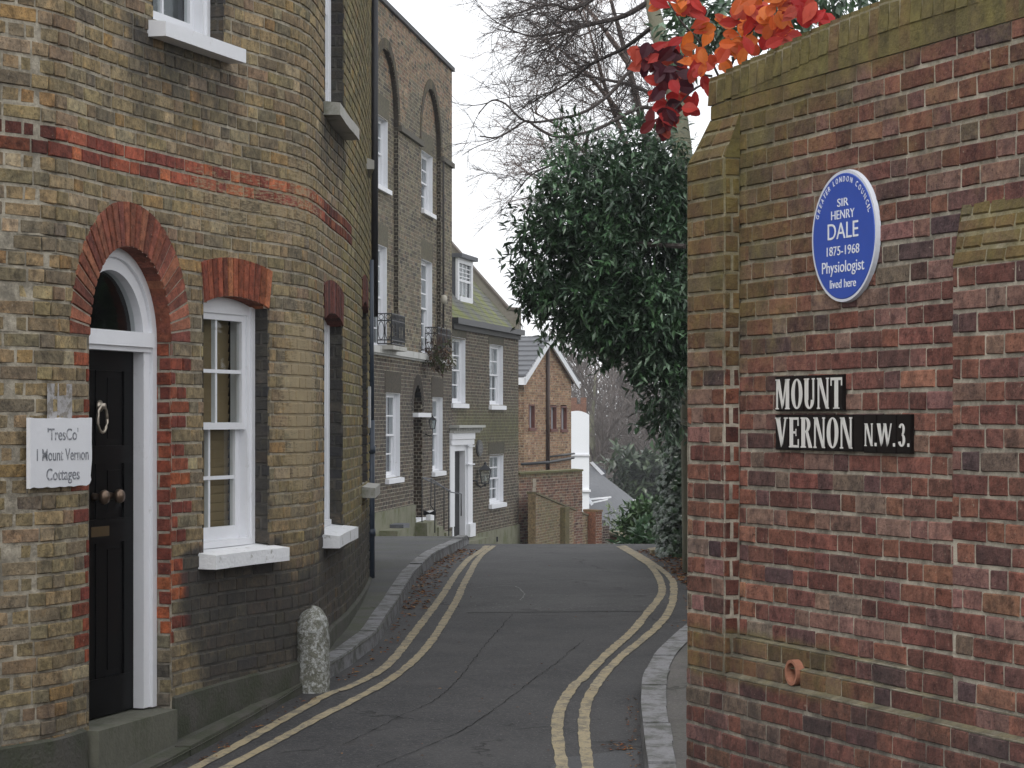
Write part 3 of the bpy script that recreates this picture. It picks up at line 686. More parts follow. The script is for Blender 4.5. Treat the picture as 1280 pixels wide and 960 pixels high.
# house sign
def text_mesh(body, width=None, height=None, extr=.0008, tracking=1.0, offset=0):
    cu = bpy.data.curves.new('t', 'FONT'); cu.body = body; cu.extrude = extr; cu.space_character = tracking; cu.resolution_u = 4; cu.offset = offset
    o = bpy.data.objects.new('t', cu); C.objects.link(o); dg = bpy.context.evaluated_depsgraph_get(); me = bpy.data.meshes.new_from_object(o.evaluated_get(dg))
    v = [tuple(q.co) for q in me.vertices]; f = [tuple(p.vertices) for p in me.polygons]; bpy.data.objects.remove(o); bpy.data.curves.remove(cu); bpy.data.meshes.remove(me)
    if not v: return v, f
    x0, x1 = min(q[0] for q in v), max(q[0] for q in v); y0, y1 = min(q[1] for q in v), max(q[1] for q in v)
    kx = width/(x1-x0) if width else 1; ky = height/.73 if height else kx
    return [((q[0]-(x0+x1)/2)*kx, q[1]*ky, q[2]) for q in v], f
def put_text(mb, vf, fn, m=0):
    v, f = vf; base = len(mb.v)
    for q in v: mb.vert(fn(*q))
    for g in f: mb.face([base+k for k in g], m)
s0, s1 = sx(38, .055), sx(115, .055); zt, zb = LW.Z(s0, 522, .05), LW.Z(s0, 611, .05)
p0, p1 = LW.P(s0, 0, .055), LW.P(s1, 0, .055)
SG = Path([p0.xy, p1.xy]); 
sign = thing('house_sign', 'chipped white board with worn house name beside the black arched door', 'sign', LW.P((s0+s1)/2, (zt+zb)/2, .0))
m_ = MB(); rng = random.Random(5); N = 14
edge = [(0, zt)]+[(SG.L*k/N, zt-rng.uniform(0,.004)) for k in range(1, N)]+[(SG.L, zt)]+[(SG.L-rng.uniform(0,.004), lerp(zt, zb, k/8)) for k in range(1, 6)]+[(SG.L-.012, zb+.05),(SG.L-.006,zb+.03),(SG.L-.02,zb+.012)]+[(SG.L*(1-k/N)-.01, zb+rng.uniform(0,.007)) for k in range(1, N)]+[(0, zb)]
A = [SG.P(s, z, 0) for s, z in edge]; pn = Vector((SG.tg[0].y, -SG.tg[0].x, 0)); m_.prism([a-pn*.022 for a in A], pn*.022)
m_.build('board', plain('chipped_white_paint', (.70,.71,.74), .6, .06, 8, .2, dirt=(.38,.36,.33), dscale=10, dthr=(.66,.74)), sign)
cs = SG.L/2; hh = zt-zb; LET = plain('faded_black_lettering', (.17,.18,.20), .8, .3, 50, dirt=(.5,.5,.52), dscale=45, dthr=(.5,.6))
for body, wd, ht, zf in (("'TresCo'", .50, .055, .26), ("1 Mount Vernon", .84, .055, .55), ("Cottages", .54, .055, .83)):
    m_ = MB(); v, f = text_mesh(body, SG.L*wd, ht*1.05, offset=.006); put_text(m_, (v, f), lambda x, y, z, zf=zf: SG.P(cs+.01+x, zt-hh*zf-.02+y, .0008+z)); m_.build('lettering', LET, sign)

# worn white paint patch above the sign
m_ = MB(); a, b = sx(58), sx(89)
m_.quad(LW.P(a,LW.Z(a,524),.0045),LW.P(b,LW.Z(a,524),.0045),LW.P(b,LW.Z(a,479),.0045),LW.P(a,LW.Z(a,479),.0045))
m_.build('paint_patch', plain('flaked_white_paint', (.36,.35,.35), .8, .25, 22, .3, dirt=(.17,.15,.12), dscale=24, dthr=(.45,.6)), house)
# guard stone
bp = px(391, 0, 13.82); gs = MB(); rings = []; N = 20; bzz = gz(13.82, .02)
prof = [(1.0, .36*k/10) for k in range(11)]+[(math.cos(R(8+82*k/9))**.85 if k < 9 else .03, .36+.135*math.sin(R(8+82*k/9))) for k in range(10)]
for rr, z in prof:
    ring = []; rr = .106*rr*(1-.10*z)
    for j in range(N):
        a = 2*math.pi*j/N; nn = mnoise.noise(Vector((math.cos(a)*1.5, math.sin(a)*1.5, z*7)))*.007*min(1, rr/.05)
        ring.append(gs.vert((bp.x+(rr+nn)*math.cos(a)-.02*z, 13.82+(rr*1.15+nn)*math.sin(a), bzz-.03+z*1.0+.010*math.cos(a)*(z/.4))))
    rings.append(ring)
for a, b in zip(rings, rings[1:]):
    for j in range(N): gs.face((a[j], a[(j+1)%N], b[(j+1)%N], b[j]))
gs.face(rings[-1])
gm, n, l, b = nt('painted_rough_stone')
base = mix_(n, l, noise_(n, l, 20, 5), (.09,.09,.07), (.15,.15,.12)); f = ramp_(n, l, noise_(n, l, 26, 9, rough=.85), .47, .56)
base = mix_(n, l, f, base, (.36,.37,.36)); l.new(base, b.inputs['Base Color']); b.inputs['Roughness'].default_value = .85; bump_(n, l, b, noise_(n, l, 30, 6), .9, .02)
tag(gs.build('bollard', gm, smooth=True), 'round topped guard stone with flaking white paint at the foot of the curved wall', 'bollard')
# ================================================================= right garden wall
RD = Vector((.36, -.933)); RD.normalize(); R0 = Vector((410/F*8.64, 8.64))
s_off = 1.30
RW = Path([R0-RD*s_off, R0+RD*3.6])
rs = lambda x, o=0: RW.S(x, o)
sL = rs(888)                       # far end of the wall
REDW = [(4,(.148,.067,.050)),(3,(.122,.058,.046)),(2,(.172,.082,.057)),(1.6,(.100,.056,.050)),(1.8,(.170,.110,.085)),(.6,(.078,.054,.053)),(1.1,(.145,.115,.088)),(2,(.172,.098,.082)),(.6,(.20,.105,.070))]
def rcol(s, z, rng):
    return tuple(q*h for q, h in zip(pick(rng, REDW), (1.22, 1.15, 1.18)))
def rwear(s, z):
    u = s-sL
    moss = .72*sstep(.2, 1.2, z+.12*math.sin(u*7))*sstep(1.9, .15, u)+.55*sstep(1.1, 1.4, z)
    moss = max(moss, .42*sstep(.25, .8, z)*sstep(.8, .2, u), .30*sstep(.9, 1.3, z))
    if -1.02 < z < -.85 and u < 1.2: moss = max(moss, .50)
    moss = max(moss, .56*sstep(-.5, .6, z)*sstep(1.9, .2, u), .34*sstep(.3, 1.0, z)); soot_dark = .20*sstep(-.75, -1.2, z)+.20
    pale = .16*sstep(-.6, -1.1, z)
    return (moss, soot_dark, pale)
gw = thing('garden_wall', 'tall red brick garden wall with mossy top and end buttress beside the lane', 'wall', (R0.x, R0.y, E-1.9))
TOPT = [(sL,1.285),(sL+1.05,1.365),(sL+1.5,1.375),(6,1.38)]
m_ = MB(); zA, zB, zC = -.86, -.935, -1.01
pipeS, pipeZ = rs(992, .04), RW.Z(rs(992, .04), 848, .04)+.022
bricks(m_, RW, sL, RW.L, zA, 1.29, rcol, rwear, seed=31, ch=.075)
m_.build('wall', [M['red'], M['red_mortar']], gw)
# wedge between the level courses and the rising coping + soldier coping
m_ = MB(); rng = random.Random(8); s = sL-.02
top0 = lambda s: interp(TOPT, s)
while s < RW.L:
    b = s+rng.uniform(.068, .078); col = pick(rng, [(2,(.16,.13,.065)),(1,(.13,.10,.06)),(1,(.16,.09,.06))]); h = .118
    e = .004; o1 = .001+rng.uniform(0,.004); z0_, z1_ = top0(s), top0(s)+h+rng.uniform(-.004,.004)
    m_.cc = col; m_.ww = (.55,.12,0)
    lo = [RW.P(s+e,1.27,-.25),RW.P(b-e,1.27,-.25),RW.P(b-e,1.27,o1-.008),RW.P(s+e,1.27,o1-.008)]
    # coping brick
    m_.hexa([RW.P(s+e,z0_,-.27),RW.P(b-e,z0_,-.27),RW.P(b-e,z0_,o1),RW.P(s+e,z0_,o1),RW.P(s+e,z1_-.006,-.27),RW.P(b-e,z1_-.006,-.27),RW.P(b-e,z1_,o1-.01),RW.P(s+e,z1_,o1-.01)])
    if z0_ > 1.295: m_.hexa([RW.P(s,1.286,-.24),RW.P(b,1.286,-.24),RW.P(b,1.286,-.0),RW.P(s,1.286,-.0),RW.P(s,z0_,-.24),RW.P(b,z0_,-.24),RW.P(b,z0_,-.0),RW.P(s,z0_,-.0)])
    m_.cc = (.3,.28,.24); m_.hexa([RW.P(s,z0_+.004,-.262),RW.P(b,z0_+.004,-.262),RW.P(b,z0_+.004,o1-.008),RW.P(s,z0_+.004,o1-.008),RW.P(s,z1_-.016,-.262),RW.P(b,z1_-.016,-.262),RW.P(b,z1_-.016,o1-.008),RW.P(s,z1_-.016,o1-.008)], 1)
    s = b
m_.build('coping', [M['red'], M['red_mortar']], gw)
# battered plinth: three steps
m_ = MB(); p2 = rs(1187)
bricks(m_, RW, sL, RW.L, zB, zA, rcol, rwear, seed=33, off=.022)
bricks(m_, RW, sL, RW.L, zC, zB, rcol, rwear, seed=34, off=.044, phase=1, blocked=lambda z: [(pipeS-.055, pipeS+.055)])
bricks(m_, RW, sL-.07, RW.L, -2.36, zC, rcol, rwear, seed=35, off=.078)
m_.cc = (.2,.18,.13); m_.ww = (.62,.40,0)
for (z, o0, o1, dz) in ((zA, -.01, .022, .006), (zB, .015, .044, .006), (zC, .036, .078, .012)):
    a_ = sL if z > zC else sL-.07
    for k in range(40):
        u, v = lerp(a_, RW.L, k/40), lerp(a_, RW.L, (k+1)/40)
        m_.poly([RW.P(u,z+dz,o0),RW.P(u,z-.004,o1-.003),RW.P(v,z-.004,o1-.003),RW.P(v,z+dz,o0)][::-1], 1)
m_.build('plinth', [M['red'], M['red_mortar']], gw)
# wall core (rear face, end, underside of coping)
m_ = MB(); m_.cc = (.13,.05,.035); wbox(m_, RW, sL+.004, RW.L, -2.4, 1.28, -.24, -.012); m_.build('core', M['red'], gw)
# end buttress
def buttress(a, b, ztop_out, ztop_in, P_, seed, ra=True, rb=True, la=0):
    m_ = MB(); pf = P_
    bricks(m_, RW, a, b, zC, ztop_out, rcol, rwear, seed=seed, off=pf)
    # near side face
    q = Path([RW.P(b,0,0).xy, RW.P(b,0,pf).xy]); 
    q2 = Path([RW.P(b,0,pf).xy, RW.P(b,0,0).xy])
    def colr(s, z, rng): return pick(rng, [(2,(.15,.056,.038)),(2,(.11,.044,.034))])
    bricks(m_, q2, 0, pf, zC, ztop_out, colr, lambda s, z: rwear(b, z), seed=seed+1, bond='header', H=pf, prot=.004)
    if ra:
        q = Path([RW.P(a,0,0).xy, RW.P(a,0,pf).xy]); bricks(m_, q, 0, pf, zC, ztop_out, colr, lambda s, z: rwear(a, z), seed=seed+2, bond='header', H=pf, prot=.004)
        m_.cc = (.13,.05,.035); m_.poly([RW.P(a-.001,zC,-.24),RW.P(a-.001,zC,pf-.004),RW.P(a-.001,ztop_out,pf-.004),RW.P(a-.001,ztop_out,-.24)], 0)
    # sloping cap
    hgt = ztop_in-ztop_out
    def capt(s, z, o):
        t = (z-ztop_out)/hgt; d = Vector((0,0,0)); pz = RW.P(s+la*t*(1 if s < (a+b)/2 else 0)*sstep(b, a, s), z, pf*(1-t))
        return pz+Vector((RD.y, -RD.x, 0))*o*.9+Vector((0,0,o*.4))
    bricks(m_, RW, a, b, ztop_out, ztop_in, rcol, lambda s, z: (.62,.1,0), seed=seed+5, pt=capt, prot=.006, ch=.06)
    m_.cc = (.14,.11,.05); m_.ww = (.6,.1,0)
    m_.poly([RW.P(b,ztop_out,pf-.002),RW.P(b,ztop_out,0),RW.P(b,ztop_in,0)], 0)
    m_.poly([RW.P(b+.0005,ztop_out,pf-.002),RW.P(b+.0005,ztop_in,0),RW.P(b+.0005,ztop_out,0)], 0)
    m_.poly([RW.P(a,ztop_out,pf-.004),RW.P(a+la,ztop_in,0),RW.P(a+la,ztop_in,-.24),RW.P(a,ztop_out,-.24)], 0)
    m_.build('buttress', [M['red'], M['red_mortar']], gw)
buttress(sL-.075, rs(925), 1.045, 1.225, .070, 41, la=.075)
buttress(rs(1190, .04), RW.L, .51, .725, .042, 51, ra=False, la=.0)
# clay weep pipe
m_ = MB(); c = RW.P(pipeS, pipeZ, 0); on = Vector((RD.y, -RD.x, 0)); N = 20
td = Vector((RD.x, RD.y, 0)); U = Vector((0,0,1))
def ring(rad, o): return [m_.vert(c+on*o+(td*math.cos(a)+U*math.sin(a))*rad) for a in [2*math.pi*k/N for k in range(N)]]
A = ring(.050, .0); B = ring(.049, .052); D = ring(.037, .052); G = ring(.035, -.12)
for a, b in ((A,B),(B,D),(D,G)):
    for j in range(N): m_.face((a[j],a[(j+1)%N],b[(j+1)%N],b[j]))
m_.face(G); m_.build('drain_pipe', M['clay'], gw)
# blue plaque
plq = thing('plaque', 'round blue plaque with white rim and lettering on the red brick wall', 'plaque', RW.P(rs(1050), .674))
ps, pz = rs(1050, .03), RW.Z(rs(1050, .03), 295, .03)
pc = lambda u, v, o=0: RW.P(ps+u, pz+v, o)
def disc(rad, o0, o1, dome=0):
    m_ = MB(); N = 64; A = [m_.vert(pc(rad*math.cos(2*math.pi*k/N), rad*math.sin(2*math.pi*k/N), o0)) for k in range(N)]
    B = [m_.vert(pc((rad-.004)*math.cos(2*math.pi*k/N), (rad-.004)*math.sin(2*math.pi*k/N), o1)) for k in range(N)]
    m_.face(B)
    for k in range(N): m_.face((A[k],A[(k+1)%N],B[(k+1)%N],B[k]))
    return m_
disc(.243, .0, .016).build('rim', plain('white_enamel', (.62,.65,.72), .3, .05, 10), plq)
disc(.230, .0155, .018).build('face', plain('blue_enamel', (.035,.085,.40), .28, .12, 8), plq)
PLT = plain('white_enamel_lettering', (.75,.77,.80), .4, .03, 20)
for body, wd, ht, y in (('SIR',.085,.031,252),('HENRY',.18,.034,267),('DALE',.235,.062,287),('1875-1968',.25,.035,312),('Physiologist',.325,.044,332),('lived here',.20,.033,353.5)):
    m_ = MB(); v, f = text_mesh(body, wd*.96, ht); zc = RW.Z(ps, y, .038)-pz-ht/2
    put_text(m_, (v, f), lambda x, yy, z, zc=zc: pc(x, zc+yy, .0184+z)); m_.build('lettering', PLT, plq)
txt = 'GREATER LONDON COUNCIL'; th0, th1 = R(160), R(20)
ws = [0]; m_ = MB()
wdt = {' ': .7, 'I': .45, 'L': .8, 'E': .8, 'R': .95, 'O': 1.15, 'N': 1.1, 'G': 1.1, 'A': 1.0, 'T': .85, 'D': 1.05, 'C': 1.0, 'U': 1.0}
for ch_ in txt: ws.append(ws[-1]+wdt[ch_])
for k, ch_ in enumerate(txt):
    if ch_ == ' ': continue
    th = lerp(th0, th1, (ws[k]+ws[k+1])/2/ws[-1]); v, f = text_mesh(ch_, .0185*wdt[ch_]*.75, .021); rr = .198
    ca, sa = math.cos(th), math.sin(th)
    put_text(m_, (v, f), lambda x, y, z: pc(rr*ca+x*sa+y*ca, rr*sa-x*ca+y*sa, .0184+z))
m_.build('lettering', PLT, plq)
# street name of lettered tiles
def glyph(ch):
    """polygons in a unit box (x 0..1, y 0..1), fat condensed letters with small serifs"""
    out = []; q = lambda *p: out.append(list(p)); T = .30; t = .09
    def rect(x0, y0, x1, y1): q((x0,y0),(x1,y0),(x1,y1),(x0,y1))
    def stem(x, w=T, y0=0, y1=1, serif=.07):
        rect(x, y0, x+w, y1)
        if serif: rect(x-serif, y0, x, y0+.045) if y0 == 0 else None; rect(x+w, y0, x+w+serif, y0+.045) if y0 == 0 else None; rect(x-serif, y1-.045, x, y1); rect(x+w, y1-.045, x+w+serif, y1)
    def arc(cx, cy, rx, ry, ix, iy, a0, a1, n=14):
        for k in range(n):
            A, B = R(lerp(a0, a1, k/n)), R(lerp(a0, a1, (k+1)/n))
            q((cx+ix*math.cos(A),cy+iy*math.sin(A)),(cx+rx*math.cos(A),cy+ry*math.sin(A)),(cx+rx*math.cos(B),cy+ry*math.sin(B)),(cx+ix*math.cos(B),cy+iy*math.sin(B)))
    if ch == 'M': stem(.06,.10,serif=.06); stem(.72,.22,serif=.05); q((.06,1),(.28,1),(.56,.12),(.46,0)); q((.46,0),(.56,.12),(.80,1),(.70,1))
    elif ch == 'O': arc(.5,.5,.47,.5,.19,.45,0,360,28)
    elif ch == 'U': stem(.08,T,.3,1); stem(.74,.12,.3,1,.06); arc(.47,.3,.39,.3,.13,.24,180,360,14); q((.74,.3),(.86,.3),(.86,.34),(.74,.34))
    elif ch == 'N': stem(.08,.11); stem(.80,.11,serif=.06); q((.08,1),(.34,1),(.91,0),(.74,0))
    elif ch == 'T': rect(.35,0,.35+T,.93); rect(.02,.91,.98,1); rect(.02,.74,.10,.92); rect(.90,.74,.98,.92); rect(.25,0,.75,.04)
    elif ch == 'V': q((.02,1),(.36,1),(.60,.10),(.47,0)); q((.47,0),(.60,.10),(.90,1),(.78,1)); rect(.70,.955,1,1); rect(-.02,.955,.40,1)
    elif ch == 'E': stem(.10); rect(.38,.92,.90,1); rect(.38,0,.92,.08); rect(.38,.46,.70,.54); rect(.82,.72,.90,.93); rect(.84,.07,.92,.28); rect(.64,.38,.70,.62)
    elif ch == 'R': stem(.08); arc(.42,.75,.40,.25,.14,.19,-90,90,14); rect(.36,.94,.46,1); rect(.36,.50,.46,.56); q((.44,.5),(.62,.54),(.98,0),(.70,0))
    elif ch == 'W': q((-.02,1),(.22,1),(.38,.12),(.28,0)); q((.28,0),(.38,.12),(.58,1),(.48,1)); q((.44,1),(.62,1),(.80,.12),(.70,0)); q((.70,0),(.80,.12),(1.02,1),(.94,1))
    elif ch == '3': arc(.42,.74,.42,.26,.14,.18,-80,160,16); arc(.42,.28,.48,.28,.16,.20,-165,85,18)
    elif ch == '.': rect(0,0,1,1)
    return out
ss = thing('street_sign', 'black and white lettered tiles spelling the street name on the red brick wall', 'street sign', RW.P(rs(1050), 0))
TB = plain('black_glazed_tile', (.008,.006,.006), .4, .4, 20, spec=.2); TWm = plain('white_glazed_letter', (.66,.65,.62), .35, .06, 14, dirt=(.36,.28,.18), dscale=6, dthr=(.62,.8))
def tile(s0, s1, z0, z1, chars):
    m_ = MB(); wbox(m_, RW, s0+.0012, s1-.0012, z0, z1, .0, .012); wbox(m_, RW, s0+.004, s1-.004, z0+.003, z1-.003, .012, .014)
    to = m_.build('letter_tile', TB, ss)
    if chars:
        g = MB()
        for ch, x0, x1, y0, y1 in chars:
            for poly in glyph(ch):
                P = [RW.P(lerp(x0, x1, x), lerp(y0, y1, y), .0142) for x, y in poly]
                g.prism(P, on*.0016)
        g.build('letter', TWm, to)
z0, z1 = .034, .167; a, b = rs(973), rs(1058)
tot = [1.25,1,1,1.02,.95]; acc = 0
for wq, ch in zip(tot, 'MOUNT'):
    u, v = lerp(a, b, acc/sum(tot)), lerp(a, b, (acc+wq)/sum(tot)); acc += wq; g = (v-u)*.04; tile(u, v, z0, z1, [(ch, u+g, v-g, z0+.007, z1-.011)])
z0, z1 = -.114, .020; a, b = rs(973), rs(1071); tot = [1.08,.95,1,1,1,1.02]; acc = 0
for wq, ch in zip(tot, 'VERNON'):
    u, v = lerp(a, b, acc/sum(tot)), lerp(a, b, (acc+wq)/sum(tot)); acc += wq; g = (v-u)*.04; tile(u, v, z0, z1, [(ch, u+g, v-g, z0+.010, z1-.010)])
tile(rs(1071), rs(1083.5), z0, z1, None)
zz0, zz1 = -.093, -.012
for x0, x1, ch, xa, xb, xd in ((1083.5,1100,'N',1085,1096,1098),(1100,1125,'W',1101,1119,1121),(1125,1143,'3',1128,1137,1139)):
    tile(rs(x0), rs(x1), z0-.003, z1, [(ch, rs(xa), rs(xb), zz0, zz1), ('.', rs(xd), rs(xd+2.3), zz0, zz0+.012)])
#PART2
# ================================================================= tall house beyond
def pz(p, x, y, o=0): s = p.S(x, o); return s, p.Z(s, y, o)
def line_path(x1, Z1, slope, Za, Zb):
    X1 = (x1-640)/F*Z1; return Path([(X1+slope*(Za-Z1), Za), (X1+slope*(Zb-Z1), Zb)])
F1 = line_path(565, 54.2, .1254, 41, 54.2)
f1 = {}
def s1_(x, o=0):
    if (x, o) not in f1: f1[(x, o)] = F1.S(x, o)
    return f1[(x, o)]
OLD = [(3,(.20,.175,.125)),(2,(.155,.138,.10)),(2,(.25,.22,.155)),(1.5,(.115,.098,.078)),(.8,(.22,.165,.115)),(.8,(.085,.077,.068))]
ORG = [(3,(.32,.22,.145)),(2,(.26,.19,.125)),(1,(.22,.14,.10)),(1,(.37,.27,.19))]
GRND = [(3,(.120,.098,.075)),(2,(.09,.077,.063)),(1,(.155,.125,.09)),(1,(.065,.056,.048))]
def c1(s, z, rng):
    if z > 6.5+.5*math.sin(s*1.7): return pick(rng, ORG) if rng.random() < .65 else pick(rng, OLD)
    if z < 1.2: return pick(rng, GRND)
    return pick(rng, OLD)
def w1(s, z): return (.18*sstep(3, 7, z)+.15*sstep(1, 5, z)*sstep(6,2,s), .28*sstep(1.3,.6,z)*sstep(-1.8, 0, z), .10)
tall = thing('townhouse', 'tall four storey brown brick house with blind arches and iron balconies behind the curved cottage', 'house', F1.P(6, -2.8, 0))
rA, rB = s1_(467), s1_(498); qA, qB = s1_(526.5), s1_(551)
zS = 5.84
def archblk(a, b, z, zb, grow=0):
    c, r = (a+b)/2, (b-a)/2
    if zb < z < zS: return [(a, b)]
    if zS <= z < zS+r+grow: h = math.sqrt(max(0, (r+grow)**2-(z-zS)**2)); return [(c-h, c+h)]
    return []
doorA, doorB = s1_(517), s1_(528); dzs = .17; 
W1 = [(s1_(470.5), s1_(490), 4.53, 5.88), (s1_(532), s1_(545.5), 4.53, 5.78), (s1_(470.5), s1_(489), 1.40, 3.38), (s1_(531.5), s1_(545), 1.40, 3.45), (s1_(482.5), s1_(499.7), -1.13, .53), (s1_(540.5), s1_(553), -1.12, .50)]
def b1(z):
    o = archblk(rA, rB, z, 1.4)+archblk(qA, qB, z, 1.4)
    c, r = (doorA+doorB)/2, (doorB-doorA)/2
    if -2.1 < z < dzs: o.append((doorA, doorB))
    elif dzs <= z < dzs+r: h = math.sqrt(max(0, r*r-(z-dzs)**2)); o.append((c-h, c+h))
    for a, b, z0, z1 in W1[4:]:
        if z0 < z < z1: o.append((a, b))
    return o
m_ = MB(); bricks(m_, F1, 0, F1.L, -3.6, 8.0, c1, w1, b1, simple=True, seed=61, prot=.006, mseg=.6, joint=.014)
m_.build('wall', [M['far'], M['far_mortar']], tall)
REC = .09
for (a, b) in ((rA, rB), (qA, qB)):
    m_ = MB(); rW = [q for q in W1[:4] if q[0] > a-.2 and q[1] < b+.2]
    bricks(m_, F1, a, b, 1.3, 7.2, c1, w1, lambda z: [(q[0], q[1]) for q in rW if q[2] < z < q[3]], simple=True, seed=62, off=-REC, mseg=.6, joint=.014); m_.build('recessed_wall', [M['far'], M['far_mortar']], tall)
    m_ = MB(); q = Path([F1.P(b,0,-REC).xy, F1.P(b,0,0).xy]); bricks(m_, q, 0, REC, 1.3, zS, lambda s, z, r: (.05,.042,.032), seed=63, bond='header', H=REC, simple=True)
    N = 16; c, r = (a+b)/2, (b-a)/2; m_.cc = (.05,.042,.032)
    for k in range(N):
        t0, t1 = math.pi*k/N, math.pi*(k+1)/N; A_, B_ = (c-r*math.cos(t0), zS+r*math.sin(t0)), (c-r*math.cos(t1), zS+r*math.sin(t1))
        m_.quad(F1.P(*A_,.0), F1.P(*B_,.0), F1.P(*B_,-REC), F1.P(*A_,-REC))
    m_.build('jamb', [M['far'], M['far_mortar']], tall)
    m_ = MB(); arch_ring(m_, F1, c, r, r+.20, zS, 34, .012, .012, lambda rng: pick(rng, [(1,(.10,.085,.055)),(1,(.075,.062,.045))]), 64)
    m_.build('blind_arch', [M['far'], M['far_mortar']], tall)
for a, b in ((rB, qA), (qB, F1.L)):
    m_ = MB(); wbox(m_, F1, a, b, zS-.07, zS+.04, 0, .07); m_.build('string_course', plain('dark_stone_band', (.10,.09,.07), .9, .2), tall)
m_ = MB(); wbox(m_, F1, 0, F1.L+.04, 1.27, 1.40, -.1, .10); wbox(m_, F1, 0, F1.L+.02, 1.235, 1.27, -.1, .05)
m_.build('stone_band', plain('white_band', (.50,.50,.48), .8, .15, 3, dirt=(.20,.19,.15), dscale=2.5), tall)
m_ = MB(); wbox(m_, F1, 0, F1.L+.06, 8.0, 8.09, -.3, .06); m_.build('coping', plain('dark_coping', (.07,.07,.075), .8, .3), tall)
def far_window(parent, p, a, b, z0, z1, r, cols, rows, o=0, **kw):
    # p shifted outward by o
    q = p if not o else Path([p.P(0,0,o).xy, p.P(p.L,0,o).xy])
    fo = sash_window(parent, q, a+.0, b-.0, z0, z1, r, cols, rows, 0, kw.get('sill', (.10,.10,.10)), kw.get('blind', 'curtain'), stile=.05, bar=.028, fbox=.06, sillmat='white', single=kw.get('single', False), wmat=kw.get('wmat', 'white'), depth=.4)
    m_ = MB(); m_.hexa([q.P(b-.004,z0,-r),q.P(b-.004,z0,0),q.P(b+.0,z0,.004),q.P(b+.0,z0,-r),q.P(b-.004,z1,-r),q.P(b-.004,z1,0),q.P(b,z1,.004),q.P(b,z1,-r)]); m_.hexa([q.P(a,z1-.006,-r),q.P(b,z1-.006,-r),q.P(b,z1-.006,.004),q.P(a,z1-.006,.004),q.P(a,z1,-r),q.P(b,z1,-r),q.P(b,z1,.004),q.P(a,z1,.004)])
    m_.build('reveal', M['white'], fo); return fo
for k, (a, b, z0, z1) in enumerate(W1):
    far_window(tall, F1, a, b, z0, z1, .10, 2, 2 if k not in (2, 3) else 3, -REC if k < 4 else 0, sill=(.10,.08,.10) if k not in (2, 3) else None)
def lintel(p, parent, a, b, z, h, o, c=(.15,.14,.10)):
    m_ = MB(); m_.cc = c; m_.ww = (.25,.1,0); wbox(m_, p, a-.12, b+.12, z, z+h, o-.02, o+.006); m_.build('flat_lintel', M['far'], parent)
for (a, b, z0, z1), o in zip(W1, (-REC,)*4+(0, 0)): lintel(F1, tall, a, b, z1, .42, o, (.13,.12,.085) if o else (.075,.065,.05))
# front door in its arch
c, r = (doorA+doorB)/2, (doorB-doorA)/2
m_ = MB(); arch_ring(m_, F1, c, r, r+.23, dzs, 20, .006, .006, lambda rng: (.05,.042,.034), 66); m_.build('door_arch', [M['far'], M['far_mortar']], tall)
room(tall, F1, doorA-.02, doorB+.02, -2.1, dzs+r, -.30, .1, plain('dark_brown_door', (.035,.024,.018), .5, .3)).name = 'door'
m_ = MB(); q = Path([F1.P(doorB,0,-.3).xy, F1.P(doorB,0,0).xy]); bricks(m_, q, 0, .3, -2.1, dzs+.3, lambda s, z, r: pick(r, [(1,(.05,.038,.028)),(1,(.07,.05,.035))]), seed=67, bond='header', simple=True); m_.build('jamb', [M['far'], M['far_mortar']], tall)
m_ = MB(); wbox(m_, F1, doorA-.10, doorB+.45, .06, .15, -.05, .12); m_.build('door_transom', M['white'], tall)
m_ = MB(); wbox(m_, F1, doorA, doorB+.1, -2.12, -2.06, -.3, .06); m_.build('door_sill', M['white'], tall)
# green render plinth with basement light
m_ = MB(); wbox(m_, F1, 0, doorA-.02, -3.6, -1.75, -.05, .05); m_.build('plinth', M['render_green'], tall)
m_ = MB(); wbox(m_, F1, s1_(471), s1_(486), -3.5, -2.10, .05, .40); m_.build('light_well', M['render_green'], tall)
m_ = MB(); wbox(m_, F1, s1_(484), s1_(492), -2.12, -2.03, .05, .32); m_.build('slate_cover', M['slate'], tall)
m_ = MB(); wbox(m_, F1, s1_(487), s1_(492), -2.6, -2.14, .05, .2); m_.build('basement_window', M['white'], tall)
m_ = MB(); wbox(m_, F1, doorB+.35, doorB+.85, -3.0, -1.95, .02, .12); m_.build('basement_window', M['white'], tall)
# steps
m_ = MB(); a0 = doorA-.1
wbox(m_, F1, a0, doorB+.1, -3.6, -2.13, 0, .30)
for k in range(4): wbox(m_, F1, doorB+.1+k*.75, doorB+.1+(k+1)*.75, -3.6, -2.28-.15*k, .0, .34+.04*k)
m_.build('door_steps', M['render_green'], tall)
rl = thing('handrail', 'thin black iron handrail sloping down the steps of the tall brown house', 'railing', F1.P(doorB, -2.1, .7))
ZR = 48.2
for P in ([(528,597),(539,598.5),(563,615),(577,617.5)], [(529,598),(543,604),(563,613.5)]):
    m_ = MB(); m_.tube([px(x, y, ZR+(.5 if k else 0)) for k, (x, y) in enumerate(P)], .013, 6); m_.build('rail', plain('worn_rail', (.16,.17,.19), .5), rl, True)
for x, y0, y1 in ((527.5,598,653),(543.5,604,666),(555,609,662),(561,614,678),(576.5,617.5,645)):
    m_ = MB(); m_.tube([px(x, y0, ZR+.3), px(x, y1, ZR+.3)], .012, 5); m_.build('post', M['iron'], rl, True)
m_ = MB(); m_.tube([px(539,600,ZR), px(538.5,632,ZR), px(543,638,ZR)], .012, 5); m_.build('post', M['iron'], rl, True)
m_ = MB(); m_.prism([px(529,638,48.5),px(536,641.5,48.5),px(543,638,48.5),px(543,644,48.5),px(536,642.5,48.5),px(529,644,48.5)], Vector((.03,0,0))); m_.build('boot_scraper', M['iron'], rl)
